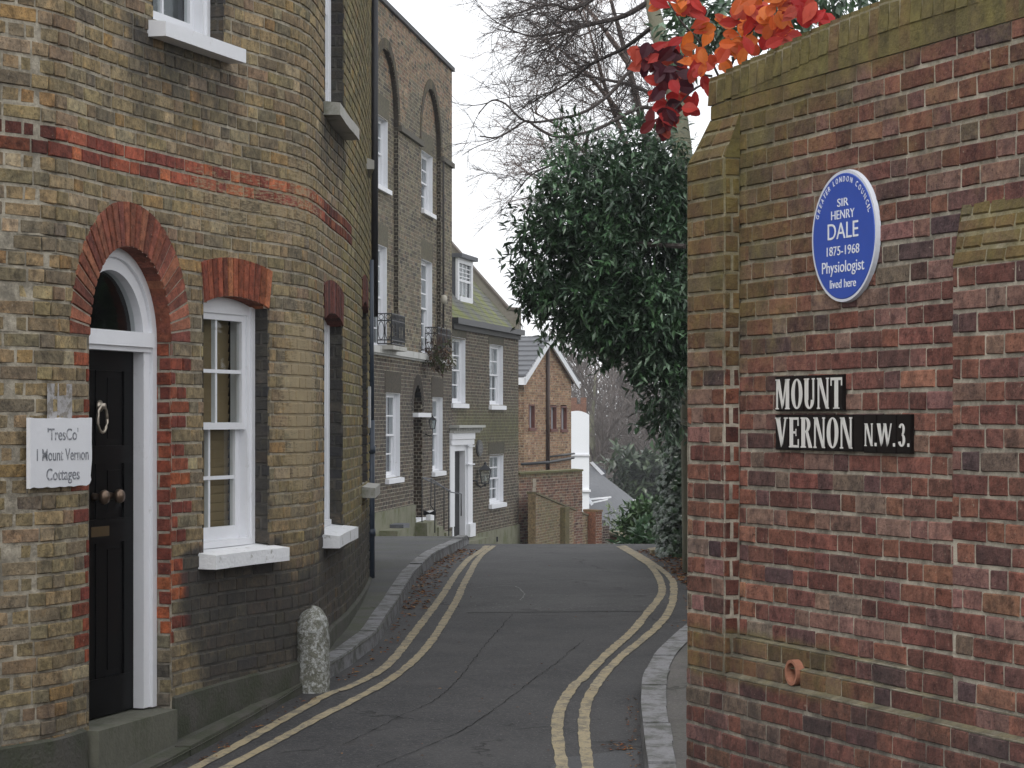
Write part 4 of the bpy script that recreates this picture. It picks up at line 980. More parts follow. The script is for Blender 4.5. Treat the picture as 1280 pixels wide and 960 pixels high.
# wall lamp
lm = thing('wall_lamp', 'small black lantern on the wall beside the arched doorway of the tall brown house', 'lamp', F1.P(s1_(535), -.2, .1))
def lantern(par, c, wd, ht, mat='iron'):
    m_ = MB(); m_.cc = (0,0,0)
    t, b = wd/2, wd*.30
    T = [Vector((c.x+sx_*t, c.y+sy_*t, c.z)) for sx_, sy_ in ((-1,-1),(1,-1),(1,1),(-1,1))]; B = [Vector((c.x+sx_*b, c.y+sy_*b, c.z-ht*.62)) for sx_, sy_ in ((-1,-1),(1,-1),(1,1),(-1,1))]
    for k in range(4):
        m_.tube([T[k], B[k]], wd*.045, 5); m_.tube([T[k], T[(k+1)%4]], wd*.055, 5); m_.tube([B[k], B[(k+1)%4]], wd*.05, 5)
    apex = c+Vector((0,0,ht*.26)); T2 = [q+(q-c)*.15 for q in T]
    for k in range(4): m_.poly([T2[k], T2[(k+1)%4], apex])
    m_.poly(T2); m_.lathe(apex-Vector((0,0,ht*.04)), [(wd*.12,0),(wd*.12,ht*.07),(wd*.05,ht*.1),(.001,ht*.15)], 8); m_.poly(B)
    m_.tube([c-Vector((0,0,ht*.62)), c-Vector((0,0,ht*.75))], wd*.08, 6); m_.build('lantern_frame', M[mat], par)
    m_ = MB(); 
    for k in range(4): m_.poly([T[k], T[(k+1)%4], B[(k+1)%4], B[k]])
    m_.build('lantern_glass', M['glass'], par)
    m_ = MB(); m_.lathe(c-Vector((0,0,ht*.5)), [(wd*.1,0),(wd*.12,ht*.12),(.001,ht*.25)], 8); m_.build('bulb', plain('bulb_glass', (.5,.5,.48), .3), par)
lc = F1.P(s1_(531.5), .0, .16); lantern(lm, lc, .15, .30)
m_ = MB(); m_.tube([F1.P(s1_(531.5), -.30, .0), lc+Vector((-.06,0,-.34)), lc+Vector((0,0,-.30)), lc+Vector((0,0,-.2))], .012, 5); m_.build('bracket', M['iron'], lm, True)
# balconies
def balcony(x0, za, s_start, length, P_, top, base, label, plants=False):
    bt = thing('balcony', label, 'balcony', F1.P(s_start, base, 0))
    m_ = MB(); wbox(m_, F1, s_start-.05, s_start+length+.05, base-.08, base, 0, P_+.04); m_.build('floor', M['stone'] if not plants else M['render_green'], bt)
    q1 = Path([F1.P(s_start,0,0).xy, F1.P(s_start,0,P_).xy]); q2 = Path([F1.P(s_start,0,P_).xy, F1.P(s_start+length,0,P_).xy]); q3 = Path([F1.P(s_start+length,0,P_).xy, F1.P(s_start+length,0,0).xy])
    for q, n in ((q1, 2), (q2, 9), (q3, 2)):
        m_ = MB(); r_ = .009
        for z in (base+.03, base+.10, top-.13, top): m_.tube([q.P(0,z), q.P(q.L,z)], r_+.003, 5)
        for k in range(n+1): m_.tube([q.P(q.L*k/n, base+.03), q.P(q.L*k/n, top)], r_, 5)
        for k in range(n):
            c = q.L*(k+.5)/n; hw = q.L/n*.42; zc = (base+top)/2-.02; hh = (top-base)/2-.13
            for sg in (-1, 1): m_.tube([q.P(c+sg*hw*math.sin(math.pi*j/8), zc+hh*math.cos(math.pi*j/8)) for j in range(9)], r_*.8, 4)
            m_.tube([q.P(c+hw*.8*math.cos(a), top-.065+.05*math.sin(a)) for a in [2*math.pi*j/8 for j in range(9)]], r_*.7, 4)
        m_.build('railing', M['iron'], bt)
    return bt
balcony(472, 44.6, s1_(472), 1.45, .27, 2.02, 1.42, 'black iron balcony with scrolled railings, left one on the tall brown house')
b2 = balcony(532, 50.3, s1_(531.5), 1.8, .27, 1.98, 1.42, 'plant covered black iron balcony, right one on the tall brown house', True)
# leaf tools -------------------------------------------------------
def rvec(rng): 
    while True:
        v = Vector((rng.uniform(-1,1), rng.uniform(-1,1), rng.uniform(-1,1)))
        if .05 < v.length < 1: return v.normalized()
def leaf(mb, p, d, nrm, L, W_, col, fold=.15):
    d = d.normalized(); s = d.cross(nrm)
    if s.length < .01: s = d.orthogonal()
    s.normalize(); up = s.cross(d); mb.cc = col
    b = mb.vert(p); t = mb.vert(p+d*L-up*L*.08); l_ = mb.vert(p+d*L*.45+s*W_/2+up*W_*fold); r_ = mb.vert(p+d*L*.45-s*W_/2+up*W_*fold); m = mb.vert(p+d*L*.5)
    mb.face((b,r_,t,m)); mb.face((b,m,t,l_))
def roundleaf(mb, p, d, nrm, L, W_, col, fold=.1):
    d = d.normalized(); s = d.cross(nrm); s = s.normalized() if s.length > .01 else d.orthogonal().normalized(); up = s.cross(d); mb.cc = col
    mid = [mb.vert(p+d*L*t-up*L*.12*t*t) for t in (0,.5,1)]
    for sg in (1, -1):
        e = [mb.vert(p+d*L*t+s*(sg*W_/2*wd)+up*(W_*fold*wd)-up*L*.12*t*t) for t, wd in ((.15,.28),(.38,.82),(.62,1),(.85,.68),(.96,.3))]
        f = (mid[0], e[0], e[1], mid[1]), (mid[1], e[1], e[2], e[3]), (mid[1], e[3], e[4], mid[2])
        for g in f: mb.face(g if sg < 0 else g[::-1])
def sprigs(mb, blobs, n, rng, L, W_, cols, Z, per=6, droop=.4, out=.8, spread=.5, clump=0):
    wts = [b[2]*b[3]*b[4] for b in blobs]; tot = sum(wts)
    for b, wt in zip(blobs, wts):
        cx, cy, rx, ry, dens = b[:5]; zc = b[5] if len(b) > 5 else Z; k = zc/F; rz = b[6] if len(b) > 6 else min(rx, ry)*k*1.3
        for _ in range(int(n*wt/tot)):
            v = rvec(rng)*rng.random()**.45; c = px(cx+rx*v.x, cy-ry*v.z, zc)+Vector((0, v.y*rz, 0))
            if clump:
                nv = mnoise.noise(c*clump)
                if nv < -.12 and rng.random() < .85: continue
            ax = (v*out+rvec(rng)*spread+Vector((0,0,-droop))).normalized(); col = rng.choice(cols); f = rng.uniform(.75, 1.3)*(1+(nv*1.1 if clump else 0))
            for j in range(per):
                q = c+ax*L*.28*j; sd = (rvec(rng)*.9+ax*.8).normalized(); nr = (Vector((0,0,1))+rvec(rng)*.6)
                g = f*rng.uniform(.8,1.2); leaf(mb, q, sd, nr, L*rng.uniform(.75,1.15), W_*rng.uniform(.8,1.15), tuple(x*g for x in col))
rng = random.Random(71)
m_ = MB(); sprigs(m_, [(549,440,14,16,1,50.2,.3),(540,448,10,8,1,50.2,.3)], 60, rng, .14, .05, [(.08,.05,.04),(.05,.06,.02),(.12,.08,.05)], 50.2); 
for _ in range(14):
    a = px(546+rng.uniform(-8,14), 446, 50.3); m_.cc = (.09,.055,.045); m_.tube([a, a+Vector((rng.uniform(-.2,.2), 0, rng.uniform(.3,.75)))], .006, 3)
tag(m_.build('balcony_plant', M['dryleaf']), 'dead brown potted plants spilling over the right balcony of the tall brown house', 'plant')
m_ = MB(); ap = F1.P(s1_(548), F1.Z(s1_(548), 374), .12); m_.lathe(ap, [(.02,-.10),(.07,-.09),(.075,.0),(.06,.08),(.001,.10)], 12); ab = m_.build('alarm_box', plain('cream_plastic', (.42,.39,.32), .5), tall, True)
m_ = MB(); m_.tube([F1.P(s1_(551.5),zS,.05), F1.P(s1_(551.5),1.45,.05)], .026, 6); m_.build('drainpipe', plain('dark_iron_pipe', (.035,.032,.028), .7), tall, True)
# remaining faces of the tall house
m_ = MB(); a, b = F1.P(0,0,0), F1.P(F1.L,0,0); m_.cc = (.12,.10,.07)
for (p_, q_) in (((b.x,b.y),(b.x-7,b.y+.9)), ((a.x,a.y),(a.x-7,a.y+.9)), ((a.x-7,a.y+.9),(b.x-7,b.y+.9))):
    m_.quad((p_[0],p_[1],E-3.6),(q_[0],q_[1],E-3.6),(q_[0],q_[1],E+8.0),(p_[0],p_[1],E+8.0))
m_.poly([(a.x,a.y,E+8.0),(b.x,b.y,E+8.0),(b.x-7,b.y+.9,E+8.0),(a.x-7,a.y+.9,E+8.0)]); m_.build('side_wall', M['far'], tall)
# ================================================================= second house (mossy roof)
F2 = line_path(565, 54.3, .2, 54.26, 62.05)
g2 = {}
def s2_(x, o=0):
    if (x, o) not in g2: g2[(x, o)] = F2.S(x, o)
    return g2[(x, o)]
ho2 = thing('brick_house', 'two storey dark brick house with mossy slate roof, dormer and white door surround', 'house', F2.P(4, -3, 0))
W2 = [(s2_(563.5), s2_(581.5), .40, 1.92), (s2_(612), s2_(628.5), .38, 1.88), (s2_(612), s2_(629), -2.08, -.86)]
D2a, D2b = s2_(566.5), s2_(580.5)
def b2_(z):
    o = [(a, b) for a, b, z0, z1 in W2 if z0 < z < z1]
    if -2.8 < z < -.70: o.append((D2a, D2b))
    return o
def c2(s, z, rng):
    return pick(rng, [(3,(.120,.102,.078)),(2,(.09,.079,.064)),(1,(.155,.122,.09)),(1,(.10,.075,.06))])
def w2(s, z): return (.45*math.exp(-((z+.2)/.7)**2)*sstep(.2,.8,s)+.15+.25*sstep(-2.4,-2.9,z), .15, 0)
m_ = MB(); bricks(m_, F2, 0, F2.L, -4.2, 2.26, c2, w2, b2_, simple=True, seed=71, mseg=.6, joint=.014); m_.build('wall', [M['far'], M['far_mortar']], ho2)
for k, (a, b, z0, z1) in enumerate(W2): far_window(ho2, F2, a, b, z0, z1, .11, 3 if k else 2, 2, sill=(.10,.08,.11)); lintel(F2, ho2, a, b, z1, .3, 0, (.08,.075,.055))
inn = lambda s, t, z: F2.P(s, z, -t)
# roof slope, eaves, parapet
RT, RH = 2.6, 2.9
m_ = MB(); NR = 24
for k in range(NR):
    t0, t1 = RT*k/NR, RT*(k+1)/NR; za, zb = 2.34+RH*k/NR+.014, 2.34+RH*(k+1)/NR
    for j in range(26):
        u, v = F2.L*j/26, F2.L*(j+1)/26
        m_.quad(inn(u, t0-.0, za), inn(v, t0, za), inn(v, t1, zb), inn(u, t1, zb))
    m_.quad(inn(0, t0, za-.016), inn(F2.L, t0, za-.016), inn(F2.L, t0, za), inn(0, t0, za))
m_.quad(inn(0,RT,2.34+RH),inn(F2.L,RT,2.34+RH),inn(F2.L,2*RT,2.34),inn(0,2*RT,2.34))
ms, n, l, b = nt('mossy_slates')
base = mix_(n, l, noise_(n, l, 14, 4), (.085,.088,.085), (.16,.16,.15)); f = ramp_(n, l, noise_(n, l, 1.1, 7, stretched(n, l, 1, 1, 1), .7), .40, .62)
base = mix_(n, l, f, base, mix_(n, l, noise_(n, l, 6, 5), (.10,.12,.035), (.22,.23,.07))); l.new(base, b.inputs['Base Color']); b.inputs['Roughness'].default_value = .9; bump_(n, l, b, noise_(n, l, 18, 5), .7, .03)
M['mossroof'] = ms; m_.build('roof', ms, ho2)
m_ = MB(); wbox(m_, F2, 0, F2.L+.1, 2.22, 2.36, 0, .16); m_.build('gutter', M['iron'], ho2)
m_ = MB(); wbox(m_, F2, 0, F2.L+.0, 2.10, 2.22, 0, .06); m_.build('eaves_board', plain('dark_board', (.03,.03,.028), .7), ho2)
m_ = MB(); a, b = F2.L-.14, F2.L+.12
prof = [(-.05, 2.2), (-.05, 2.88), (.25, 2.90), (RT+.1, 2.34+RH+.42), (2*RT, 2.8), (2*RT, 2.2)]
m_.prism([inn(a, t, z) for t, z in prof], inn(b, 0, 0)-inn(a, 0, 0)); m_.build('parapet', plain('grey_render', (.20,.185,.155), .9, .2, 3, dirt=(.10,.09,.06)), ho2)
m_ = MB()
for (t0, z0), (t1, z1) in zip(prof[1:4], prof[2:5]): m_.hexa([inn(a-.04,t0,z0),inn(b+.05,t0,z0),inn(b+.05,t1,z1),inn(a-.04,t1,z1),inn(a-.04,t0,z0+.07),inn(b+.05,t0,z0+.07),inn(b+.05,t1,z1+.07),inn(a-.04,t1,z1+.07)])
m_.build('coping', plain('brown_coping', (.12,.10,.085), .9), ho2)
m_ = MB(); m_.cc = (.10,.085,.06); e_ = F2.P(F2.L,0,0); 
m_.poly([inn(F2.L,0,-4.2),inn(F2.L,2*RT,-4.2),inn(F2.L,2*RT,2.3),inn(F2.L,0,2.3)]); m_.poly([inn(0,2*RT,-4.2),inn(F2.L,2*RT,-4.2),inn(F2.L,2*RT,2.3),inn(0,2*RT,2.3)]); m_.build('side_wall', M['far'], ho2)
# dormer
da, db = s2_(571, -.55), s2_(589.5, -.55); dt = .52; dz0, dz1 = 2.88, 3.95
dm = MB(); 
def dbox(mb, s0, s1, t0, t1, z0, z1): mb.hexa([inn(s0,t0,z0),inn(s1,t0,z0),inn(s1,t1,z0),inn(s0,t1,z0),inn(s0,t0,z1),inn(s1,t0,z1),inn(s1,t1,z1),inn(s0,t1,z1)])
dbox(dm, da, da+.10, dt+.03, 2.0, dz0-.1, dz1); dbox(dm, db-.10, db, dt+.03, 2.0, dz0-.1, dz1); dormer = dm.build('dormer', M['slate'], ho2)
dm = MB(); dbox(dm, da-.08, db+.08, dt-.12, 2.2, dz1, dz1+.10); dm.build('dormer_roof', M['slate'], dormer)
dm = MB(); dbox(dm, da-.02, da+.16, dt, dt+.06, dz0, dz1); dbox(dm, db-.16, db+.02, dt, dt+.06, dz0, dz1); dbox(dm, da+.16, db-.16, dt, dt+.06, dz1-.12, dz1); dbox(dm, da+.16, db-.16, dt-.03, dt+.06, dz0, dz0+.14)
mm = (dz0+dz1)/2
dbox(dm, da+.16, db-.16, dt+.02, dt+.06, mm-.03, mm+.03)
for q in (.33, .66): xx_ = lerp(da+.16, db-.16, q); dbox(dm, xx_-.02, xx_+.02, dt+.03, dt+.06, dz0+.14, dz1-.12)
for q in (.25, .5, .75): zz = lerp(mm, dz1-.12, q); dbox(dm, da+.16, db-.16, dt+.035, dt+.058, zz-.012, zz+.012)
dm.build('dormer_window', M['white'], dormer)
dm = MB(); dm.quad(inn(da+.1,dt+.05,dz0+.1),inn(db-.1,dt+.05,dz0+.1),inn(db-.1,dt+.05,dz1-.1),inn(da+.1,dt+.05,dz1-.1)); dm.build('pane', M['glass'], dormer)
dm = MB(); dbox(dm, da+.1, db-.1, dt+.15, dt+.2, dz0, dz1); dm.build('curtain', M['curtain'], dormer)
# door with surround
m_ = MB()
wbox(m_, F2, D2b, D2b+.10, -2.8, -.72, -.30, .02); wbox(m_, F2, D2a-.14, D2a, -2.8, -.72, -.30, .02); wbox(m_, F2, D2a-.14, D2b+.10, -.72, -.55, -.30, .02)
wbox(m_, F2, D2b+.10, D2b+.60, -2.45, -.58, -.02, .07); wbox(m_, F2, D2b+.06, D2b+.66, -2.76, -2.45, -.02, .13)
wbox(m_, F2, D2a-.6, D2a-.14, -2.45, -.58, -.02, .07)
for z in (-1.05, -.62): wbox(m_, F2, D2b+.05, D2b+.68, z-.015, z+.015, 0, .11)
wbox(m_, F2, D2a-.6, D2b+.66, -.58, -.46, -.02, .10); wbox(m_, F2, D2a-.6, D2b+.66, -.45, -.30, -.02, .12)
sur = m_.build('door_surround', M['white'], ho2)
m_ = MB(); wbox(m_, F2, D2a-.6, D2b+1.05, -.30, -.25, -.02, .16); 
for k in range(16): q = lerp(D2a-.5, D2b+1.0, k/15); wbox(m_, F2, q-.03, q+.03, -.25, -.18, -.02, .22)
wbox(m_, F2, D2a-.6, D2b+1.1, -.18, -.12, -.02, .28); m_.build('door_cornice', plain('weathered_cornice', (.40,.40,.37), .8, .2), ho2)
m_ = MB(); wbox(m_, F2, D2a, D2b, -2.8, -.72, -.17, -.12)
for z0, z1 in ((-2.6,-1.95),(-1.8,-1.2),(-1.1,-.85)): 
    for q0, q1 in ((.12,.45),(.55,.88)): wbox(m_, F2, lerp(D2a,D2b,q0), lerp(D2a,D2b,q1), z0, z1, -.12, -.11)
m_.build('door', M['black'], ho2)
m_ = MB(); wbox(m_, F2, s2_(590.5), F2.L, -4.2, -2.74, -.02, .05); m_.build('plinth', M['render_green'], ho2)
m_ = MB(); wbox(m_, F2, D2a-.6, D2b+.8, -4.2, -2.79, 0, .45); m_.build('door_steps', M['render_green'], ho2)
m_ = MB(); v_ = F2.P(s2_(619), -2.98, .051); m_.box(v_.x-.02, v_.y-.1, v_.z-.06, v_.x+.02, v_.y+.1, v_.z+.06); m_.build('air_vent', M['iron'], ho2)
op = thing('plaque', 'dark oval plaque beside the white door surround of the dark brick house', 'plaque', F2.P(s2_(598.5), -.68, 0))
m_ = MB(); c = s2_(598.5); N = 28
for k, (r_, o_) in enumerate(((1.0,.03),(.86,.045))):
    P = [F2.P(c+.34*r_*math.cos(2*math.pi*j/N), -.68+.20*r_*math.sin(2*math.pi*j/N), 0) for j in range(N)]; m_.prism(P, Vector((F2.tg[0].y, -F2.tg[0].x, 0))*o_)
m_.build('face', plain('dark_grey_plaque', (.05,.05,.052), .5, .3, 20), op)
m_ = MB()
for z, wd in ((-.60,.18),(-.68,.30),(-.76,.22)): wbox(m_, F2, c-wd/2, c+wd/2, z-.012, z+.012, .045, .049)
m_.build('lettering', plain('grey_letters', (.16,.16,.16), .6), op)
ln = thing('wall_lantern', 'large black lantern on a curved iron bracket on the dark brick house', 'lamp', F2.P(s2_(592), -1.5, 0))
lc = px(606.5, 587, 57.0); lantern(ln, lc, .27, .55)
m_ = MB(); w0 = F2.P(s2_(589.5), -1.45, 0); m_.tube([w0, w0+Vector((.12,0,.0)), px(597,606,57), px(601,609,57), px(605,607,57), px(606.5,602,57)], .022, 6); m_.build('bracket', M['iron'], ln, True)
# ================================================================= orange gabled house
g0, g1 = px(655, 0, 70), px(714, 0, 74)
F3 = Path([g0.xy, g1.xy]); c3 = lambda s, z, rng: pick(rng, [(3,(.37,.24,.15)),(2,(.32,.20,.125)),(1,(.44,.31,.205)),(1,(.25,.155,.105))])
ho3 = thing('brick_house', 'orange brick gable end with white bargeboards, brown soil pipe and three slit windows', 'house', F3.P(2, -3.5, 0))
zE, zR = 1.36, 2.42; sR = F3.S(683)
W3 = [(F3.S(661), F3.S(668.5), -.26, .47), (F3.S(688), F3.S(695.5), -.30, .44), (F3.S(701), F3.S(708.5), -.32, .43)]
def b3(z):
    o = [(a, b) for a, b, z0, z1 in W3 if z0 < z < z1]
    if z > zE: t = (z-zE)/(zR-zE); o += [(-1, sR*t), (lerp(F3.L, sR, t), F3.L+1)]
    return o
m_ = MB(); bricks(m_, F3, 0, F3.L, -6, zR, c3, lambda s, z: (0,.05,.15), b3, simple=True, seed=81, mseg=.6, joint=.012); m_.build('wall', [M['far'], M['far_mortar']], ho3)
for a, b, z0, z1 in W3:
    m_ = MB(); wbox(m_, F3, a, a+.05, z0, z1, -.12, .01); wbox(m_, F3, b-.05, b, z0, z1, -.12, .01); wbox(m_, F3, a, b, z1-.05, z1, -.12, .01); wbox(m_, F3, a-.04, b+.04, z0-.06, z0+.03, -.12, .04); fo = m_.build('window', plain('brown_red_paint', (.13,.04,.028), .6), ho3)
    m_ = MB(); wbox(m_, F3, a+.05, b-.05, z0+.03, z1-.05, -.14, -.10); m_.build('pane', M['curtain'], fo)
inw = Vector((-F3.tg[0].y, F3.tg[0].x, 0)); side = F3.P(0,0,0)
# roof running back to the left, with tile courses
m_ = MB(); back = inw*4.2; ov = -inw*.15; nT = 8
def rp3(u, t, dz=0):     # u 0..1 eave to ridge left, t along back
    p = F3.P(lerp(-.25, sR, u), lerp(zE-.06, zR+.10, u)+dz); return p+ov+(back-ov)*t
for k in range(nT):
    u0, u1 = k/nT, (k+1)/nT
    m_.quad(rp3(u0,0,.05), rp3(u1,0,.0), rp3(u1,1,.0), rp3(u0,1,.05)); m_.quad(rp3(u0,0,.05), rp3(u0,1,.05), rp3(u0,1,-.02), rp3(u0,0,-.02))
def rq3(u, t, dz=0): p = F3.P(lerp(F3.L+.35, sR, u), lerp(zE-.16, zR+.10, u)+dz); return p+ov+(back-ov)*t
m_.hexa([rq3(0,0,-.06),rq3(1,0,-.06),rq3(1,1,-.06),rq3(0,1,-.06),rq3(0,0,.06),rq3(1,0,.04),rq3(1,1,.04),rq3(0,1,.06)])
m_.build('roof', plain('grey_roof_tiles', (.12,.125,.135), .75, .25, 6, .2), ho3)
m_ = MB()
for f_ in (rp3, rq3):
    m_.hexa([f_(0,-.002,-.24),f_(1,-.002,-.20),f_(1,.012,-.20),f_(0,.012,-.24),f_(0,-.002,-.03),f_(1,-.002,-.0),f_(1,.012,-.0),f_(0,.012,-.03)])
m_.build('bargeboard', M['white'], ho3)
m_ = MB(); m_.hexa([rp3(0,0,-.26),rp3(.02,0,-.26),rp3(.02,1,-.26),rp3(0,1,-.26),rp3(0,0,-.06),rp3(.02,0,-.06),rp3(.02,1,-.06),rp3(0,1,-.06)]); m_.build('fascia', M['white'], ho3)
m_ = MB(); m_.tube([F3.P(sR-.02, zR-.05, .06), F3.P(sR-.02, -1.6, .06)], .055, 8); m_.build('soil_pipe', plain('brown_pipe', (.05,.028,.022), .5), ho3, True)
m_ = MB(); m_.tube([F3.P(-.4,-1.30,.08), F3.P(sR,-1.28,.08), F3.P(F3.L,-1.18,.08)], .045, 6); m_.build('waste_pipe', M['iron'], ho3, True)
m_ = MB(); m_.tube([F3.P(sR,-1.12,.07), F3.P(F3.L+.1,-1.05,.07)], .03, 6); m_.build('waste_pipe', M['iron'], ho3, True)
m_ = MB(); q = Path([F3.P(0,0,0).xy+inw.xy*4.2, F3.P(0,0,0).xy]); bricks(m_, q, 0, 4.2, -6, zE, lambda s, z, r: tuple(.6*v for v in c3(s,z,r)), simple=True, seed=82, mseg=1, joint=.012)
m_.cc = (.2,.11,.06); m_.poly([F3.P(F3.L,-6), F3.P(F3.L,-6)+back, F3.P(F3.L,zE)+back, F3.P(F3.L,zE)]); m_.build('side_wall', [M['far'], M['far_mortar']], ho3)
# chimneys of a hidden roof behind
m_ = MB(); m_.cc = (.20,.11,.08)
for a, b, t_, b_ in ((713,721,497,530),(726,733,497,530)): p_, q_ = px(a, t_, 96), px(b, b_, 96); m_.box(p_.x, 96, q_.z-1.5, q_.x, 96.5, p_.z)
p_, q_ = px(709, 505, 96), px(728, 530, 96); m_.box(p_.x, 95.95, q_.z-9, q_.x, 96.45, p_.z)
tag(m_.build('chimney', M['far']), 'orange brick chimney stack rising beside the white building', 'chimney')
# white building
wb = thing('white_building', 'plain white rendered tower block end between the orange gable and the slate roof', 'building', px(722, 600, 88))
m_ = MB(); N = 16; a, b = px(706, 0, 88).x, px(736.5, 0, 88).x
zt_ = lambda x: px(0, 515+6*((x-.35)/.65)**2-1, 88).z
top = [Vector((lerp(a, b, k/N), 88, px(0, 513.5+5*(2*k/N-1)**2, 88).z)) for k in range(N+1)]
m_.prism([Vector((b, 88, E-8)), Vector((a, 88, E-8))]+top, Vector((0, 4, 0))); m_.build('wall', plain('white_render', (.78,.80,.83), .7, .04, 3), wb)
m_ = MB(); z_ = px(0, 569, 88).z; m_.box(a, 87.94, z_-.03, b+.02, 88, z_+.03); m_.build('ledge', plain('pale_ledge', (.62,.63,.66), .7, .05), wb)
m_ = MB(); z_ = px(0, 612, 88).z; m_.box(a, 87.9, z_-.08, b+.06, 88, z_); m_.build('base_moulding', M['white'], wb)
# slate roofed house far down the slope
sh = thing('slate_roof_house', 'low house down the slope with broad grey slate roof and white eaves', 'house', px(765, 640, 96))
ap = px(738, 582, 98); r1_ = px(799, 629, 97); l1 = px(728, 662, 88); r2 = px(772, 668, 88)
m_ = MB(); m_.poly([ap, l1, r2, r1_]); m_.poly([ap, r1_, r1_+Vector((-1,8,0)), ap+Vector((-1,6,0))]); m_.poly([ap, l1, l1+Vector((-3,10,0)), ap+Vector((-1,6,0))]); m_.build('roof', plain('lichen_slate', (.125,.13,.14), .85, .35, 5, .3, dirt=(.24,.24,.22), dscale=9, dthr=(.6,.7)), sh)
m_ = MB(); q0, q1 = px(742, 577, 98.5), px(757, 590, 98.5); m_.hexa([(q0.x,98.2,q1.z-.3),(q1.x,98.2,q1.z-.3),(q1.x,100,q1.z-.3),(q0.x,100,q1.z-.3),(q0.x,98.2,q0.z),(q1.x,98.2,q1.z+.05),(q1.x,100,q1.z+.05),(q0.x,100,q0.z)]); m_.build('dormer_cheek', M['slate'], sh)
for P in ([(737,578,97.6),(741,577,97.6),(756,592,97.6),(752,594,97.6)], [(784,626,96.6),(797,624,96.6),(798,626.5,96.6),(786,628.5,96.6)], [(728,613,90),(731,612,90),(742,630,89),(739,632,89)], [(728,624,88.5),(764,620.5,88.5),(764,622.5,88.5),(728,626,88.5)], [(728,630,88.4),(760,623.5,88.4),(760,625,88.4),(728,632,88.4)]):
    m_ = MB(); m_.prism([px(*q) for q in P], Vector((0,.12,0))); m_.build('white_trim', M['white'], sh)
m_ = MB(); w_ = px(728,660,89); e2 = px(772,668,89); m_.box(w_.x, 89.2, E-9, e2.x, 97, w_.z); m_.cc = (.3,.3,.3); m_.build('wall', M['curtain'], sh)
# ================================================================= boundary walls down the hill
def brick_wall(name, label, p, s0, s1, top, base, cols, moss, mats=('far','far_mortar'), cop=None, seed=1, th=.22, extra=None, pale=0.1):
    t_ = thing(name, label, 'wall', p.P(s0, base, 0))
    m_ = MB(); zmax = max(top(s0), top(s1)); bl = lambda z: [(s_, s_+.26) for s_ in [s0+.25*k for k in range(int((s1-s0)/.25)+1)] if z > top(s_+.125)]
    bricks(m_, p, s0, s1, base, zmax, lambda s, z, r: pick(r, cols), lambda s, z: (moss(s, z), .1, pale), bl, simple=True, seed=seed, mseg=.5, joint=.014)
    m_.build('wall', [M[q] for q in mats], t_)
    m_ = MB(); m_.cc = cols[0][1]; n = 10
    for k in range(n): a, b = lerp(s0, s1, k/n), lerp(s0, s1, (k+1)/n); m_.hexa([p.P(a,base,-th),p.P(b,base,-th),p.P(b,base,-.008),p.P(a,base,-.008),p.P(a,top(a),-th),p.P(b,top(b),-th),p.P(b,top(b),-.008),p.P(a,top(a),-.008)])
    m_.build('core', M[mats[0]], t_)
    if cop:
        m_ = MB(); m_.cc = cop; m_.ww = (.5,0,0)
        for k in range(n): a, b = lerp(s0, s1, k/n), lerp(s0, s1, (k+1)/n); m_.hexa([p.P(a,top(a),-th-.03),p.P(b,top(b),-th-.03),p.P(b,top(b),.03),p.P(a,top(a),.03),p.P(a,top(a)+.07,-th-.03),p.P(b,top(b)+.07,-th-.03),p.P(b,top(b)+.05,.03),p.P(a,top(a)+.05,.03)])
        m_.build('coping', M[mats[0]], t_)
    return t_
RB = [(3,(.20,.105,.075)),(2,(.15,.085,.065)),(1,(.22,.12,.08)),(1,(.26,.20,.14)),(1,(.09,.05,.04))]
GB = [(3,(.23,.175,.10)),(2,(.28,.20,.12)),(1,(.17,.12,.08)),(1,(.26,.15,.10))]
A3 = Path([px(648.5,0,62.3).xy, px(728,0,66.5).xy])
brick_wall('garden_wall', 'upper red brick boundary wall with flat mossy top beneath the orange gable house', A3, 0, A3.L, lambda s: -1.44, -4.6, RB, lambda s, z: .55*sstep(-1.9,-1.4,z), cop=(.12,.11,.05), seed=91)
m_ = MB(); a, b = A3.S(665), A3.S(669.5); rng = random.Random(3)
for k in range(22): z = -4.2+k*.12; wbox(m_, A3, a+rng.uniform(-.03,.03), b+rng.uniform(-.03,.04), z, z+.11, -.05, .02)
qo = m_.build('quoin', plain('lime_mortar_edge', (.33,.29,.23), .95, .25, 8, .3, dirt=(.16,.10,.07), dscale=8)); qo.parent = bpy.data.objects['garden_wall.001']; qo.matrix_parent_inverse = PINV['garden_wall.001']
A4 = Path([px(670,0,61.6).xy, px(748,0,69).xy]); tA, tB = px(674,617,62).z-E, px(745,651,68.8).z-E
brick_wall('garden_wall', 'mossy green and orange brick wall with buttresses stepping down beside the lane', A4, 0, A4.L, lambda s: lerp(tA, tB, s/A4.L), -5.2, GB, lambda s, z: .34*math.exp(-((s-1.5)/2.2)**2)+.12*sstep(-4,-3,z), cop=(.16,.13,.09), seed=92)
for x in (703, 741):
    m_ = MB(); s_ = A4.S(x); tz = lerp(tA, tB, s_/A4.L); m_.cc = (.13,.10,.05); m_.ww = (.45,.1,0); wbox(m_, A4, s_-.25, s_+.25, -5.2, tz-.05, -.01, .14)
    o = m_.build('buttress', M['far']); o.parent = bpy.data.objects['garden_wall.002']; o.matrix_parent_inverse = PINV['garden_wall.002']
A5 = Path([px(745,0,67.5).xy, px(752.5,0,67.8).xy]); brick_wall('gate_pier', 'rounded red brick gate pier at the lower end of the mossy wall', A5, 0, A5.L, lambda s: px(0,640,67.5).z-E, -5.2, [(1,(.22,.10,.06)),(1,(.17,.075,.05))], lambda s, z: .1, seed=93, th=.4, cop=(.2,.1,.06))
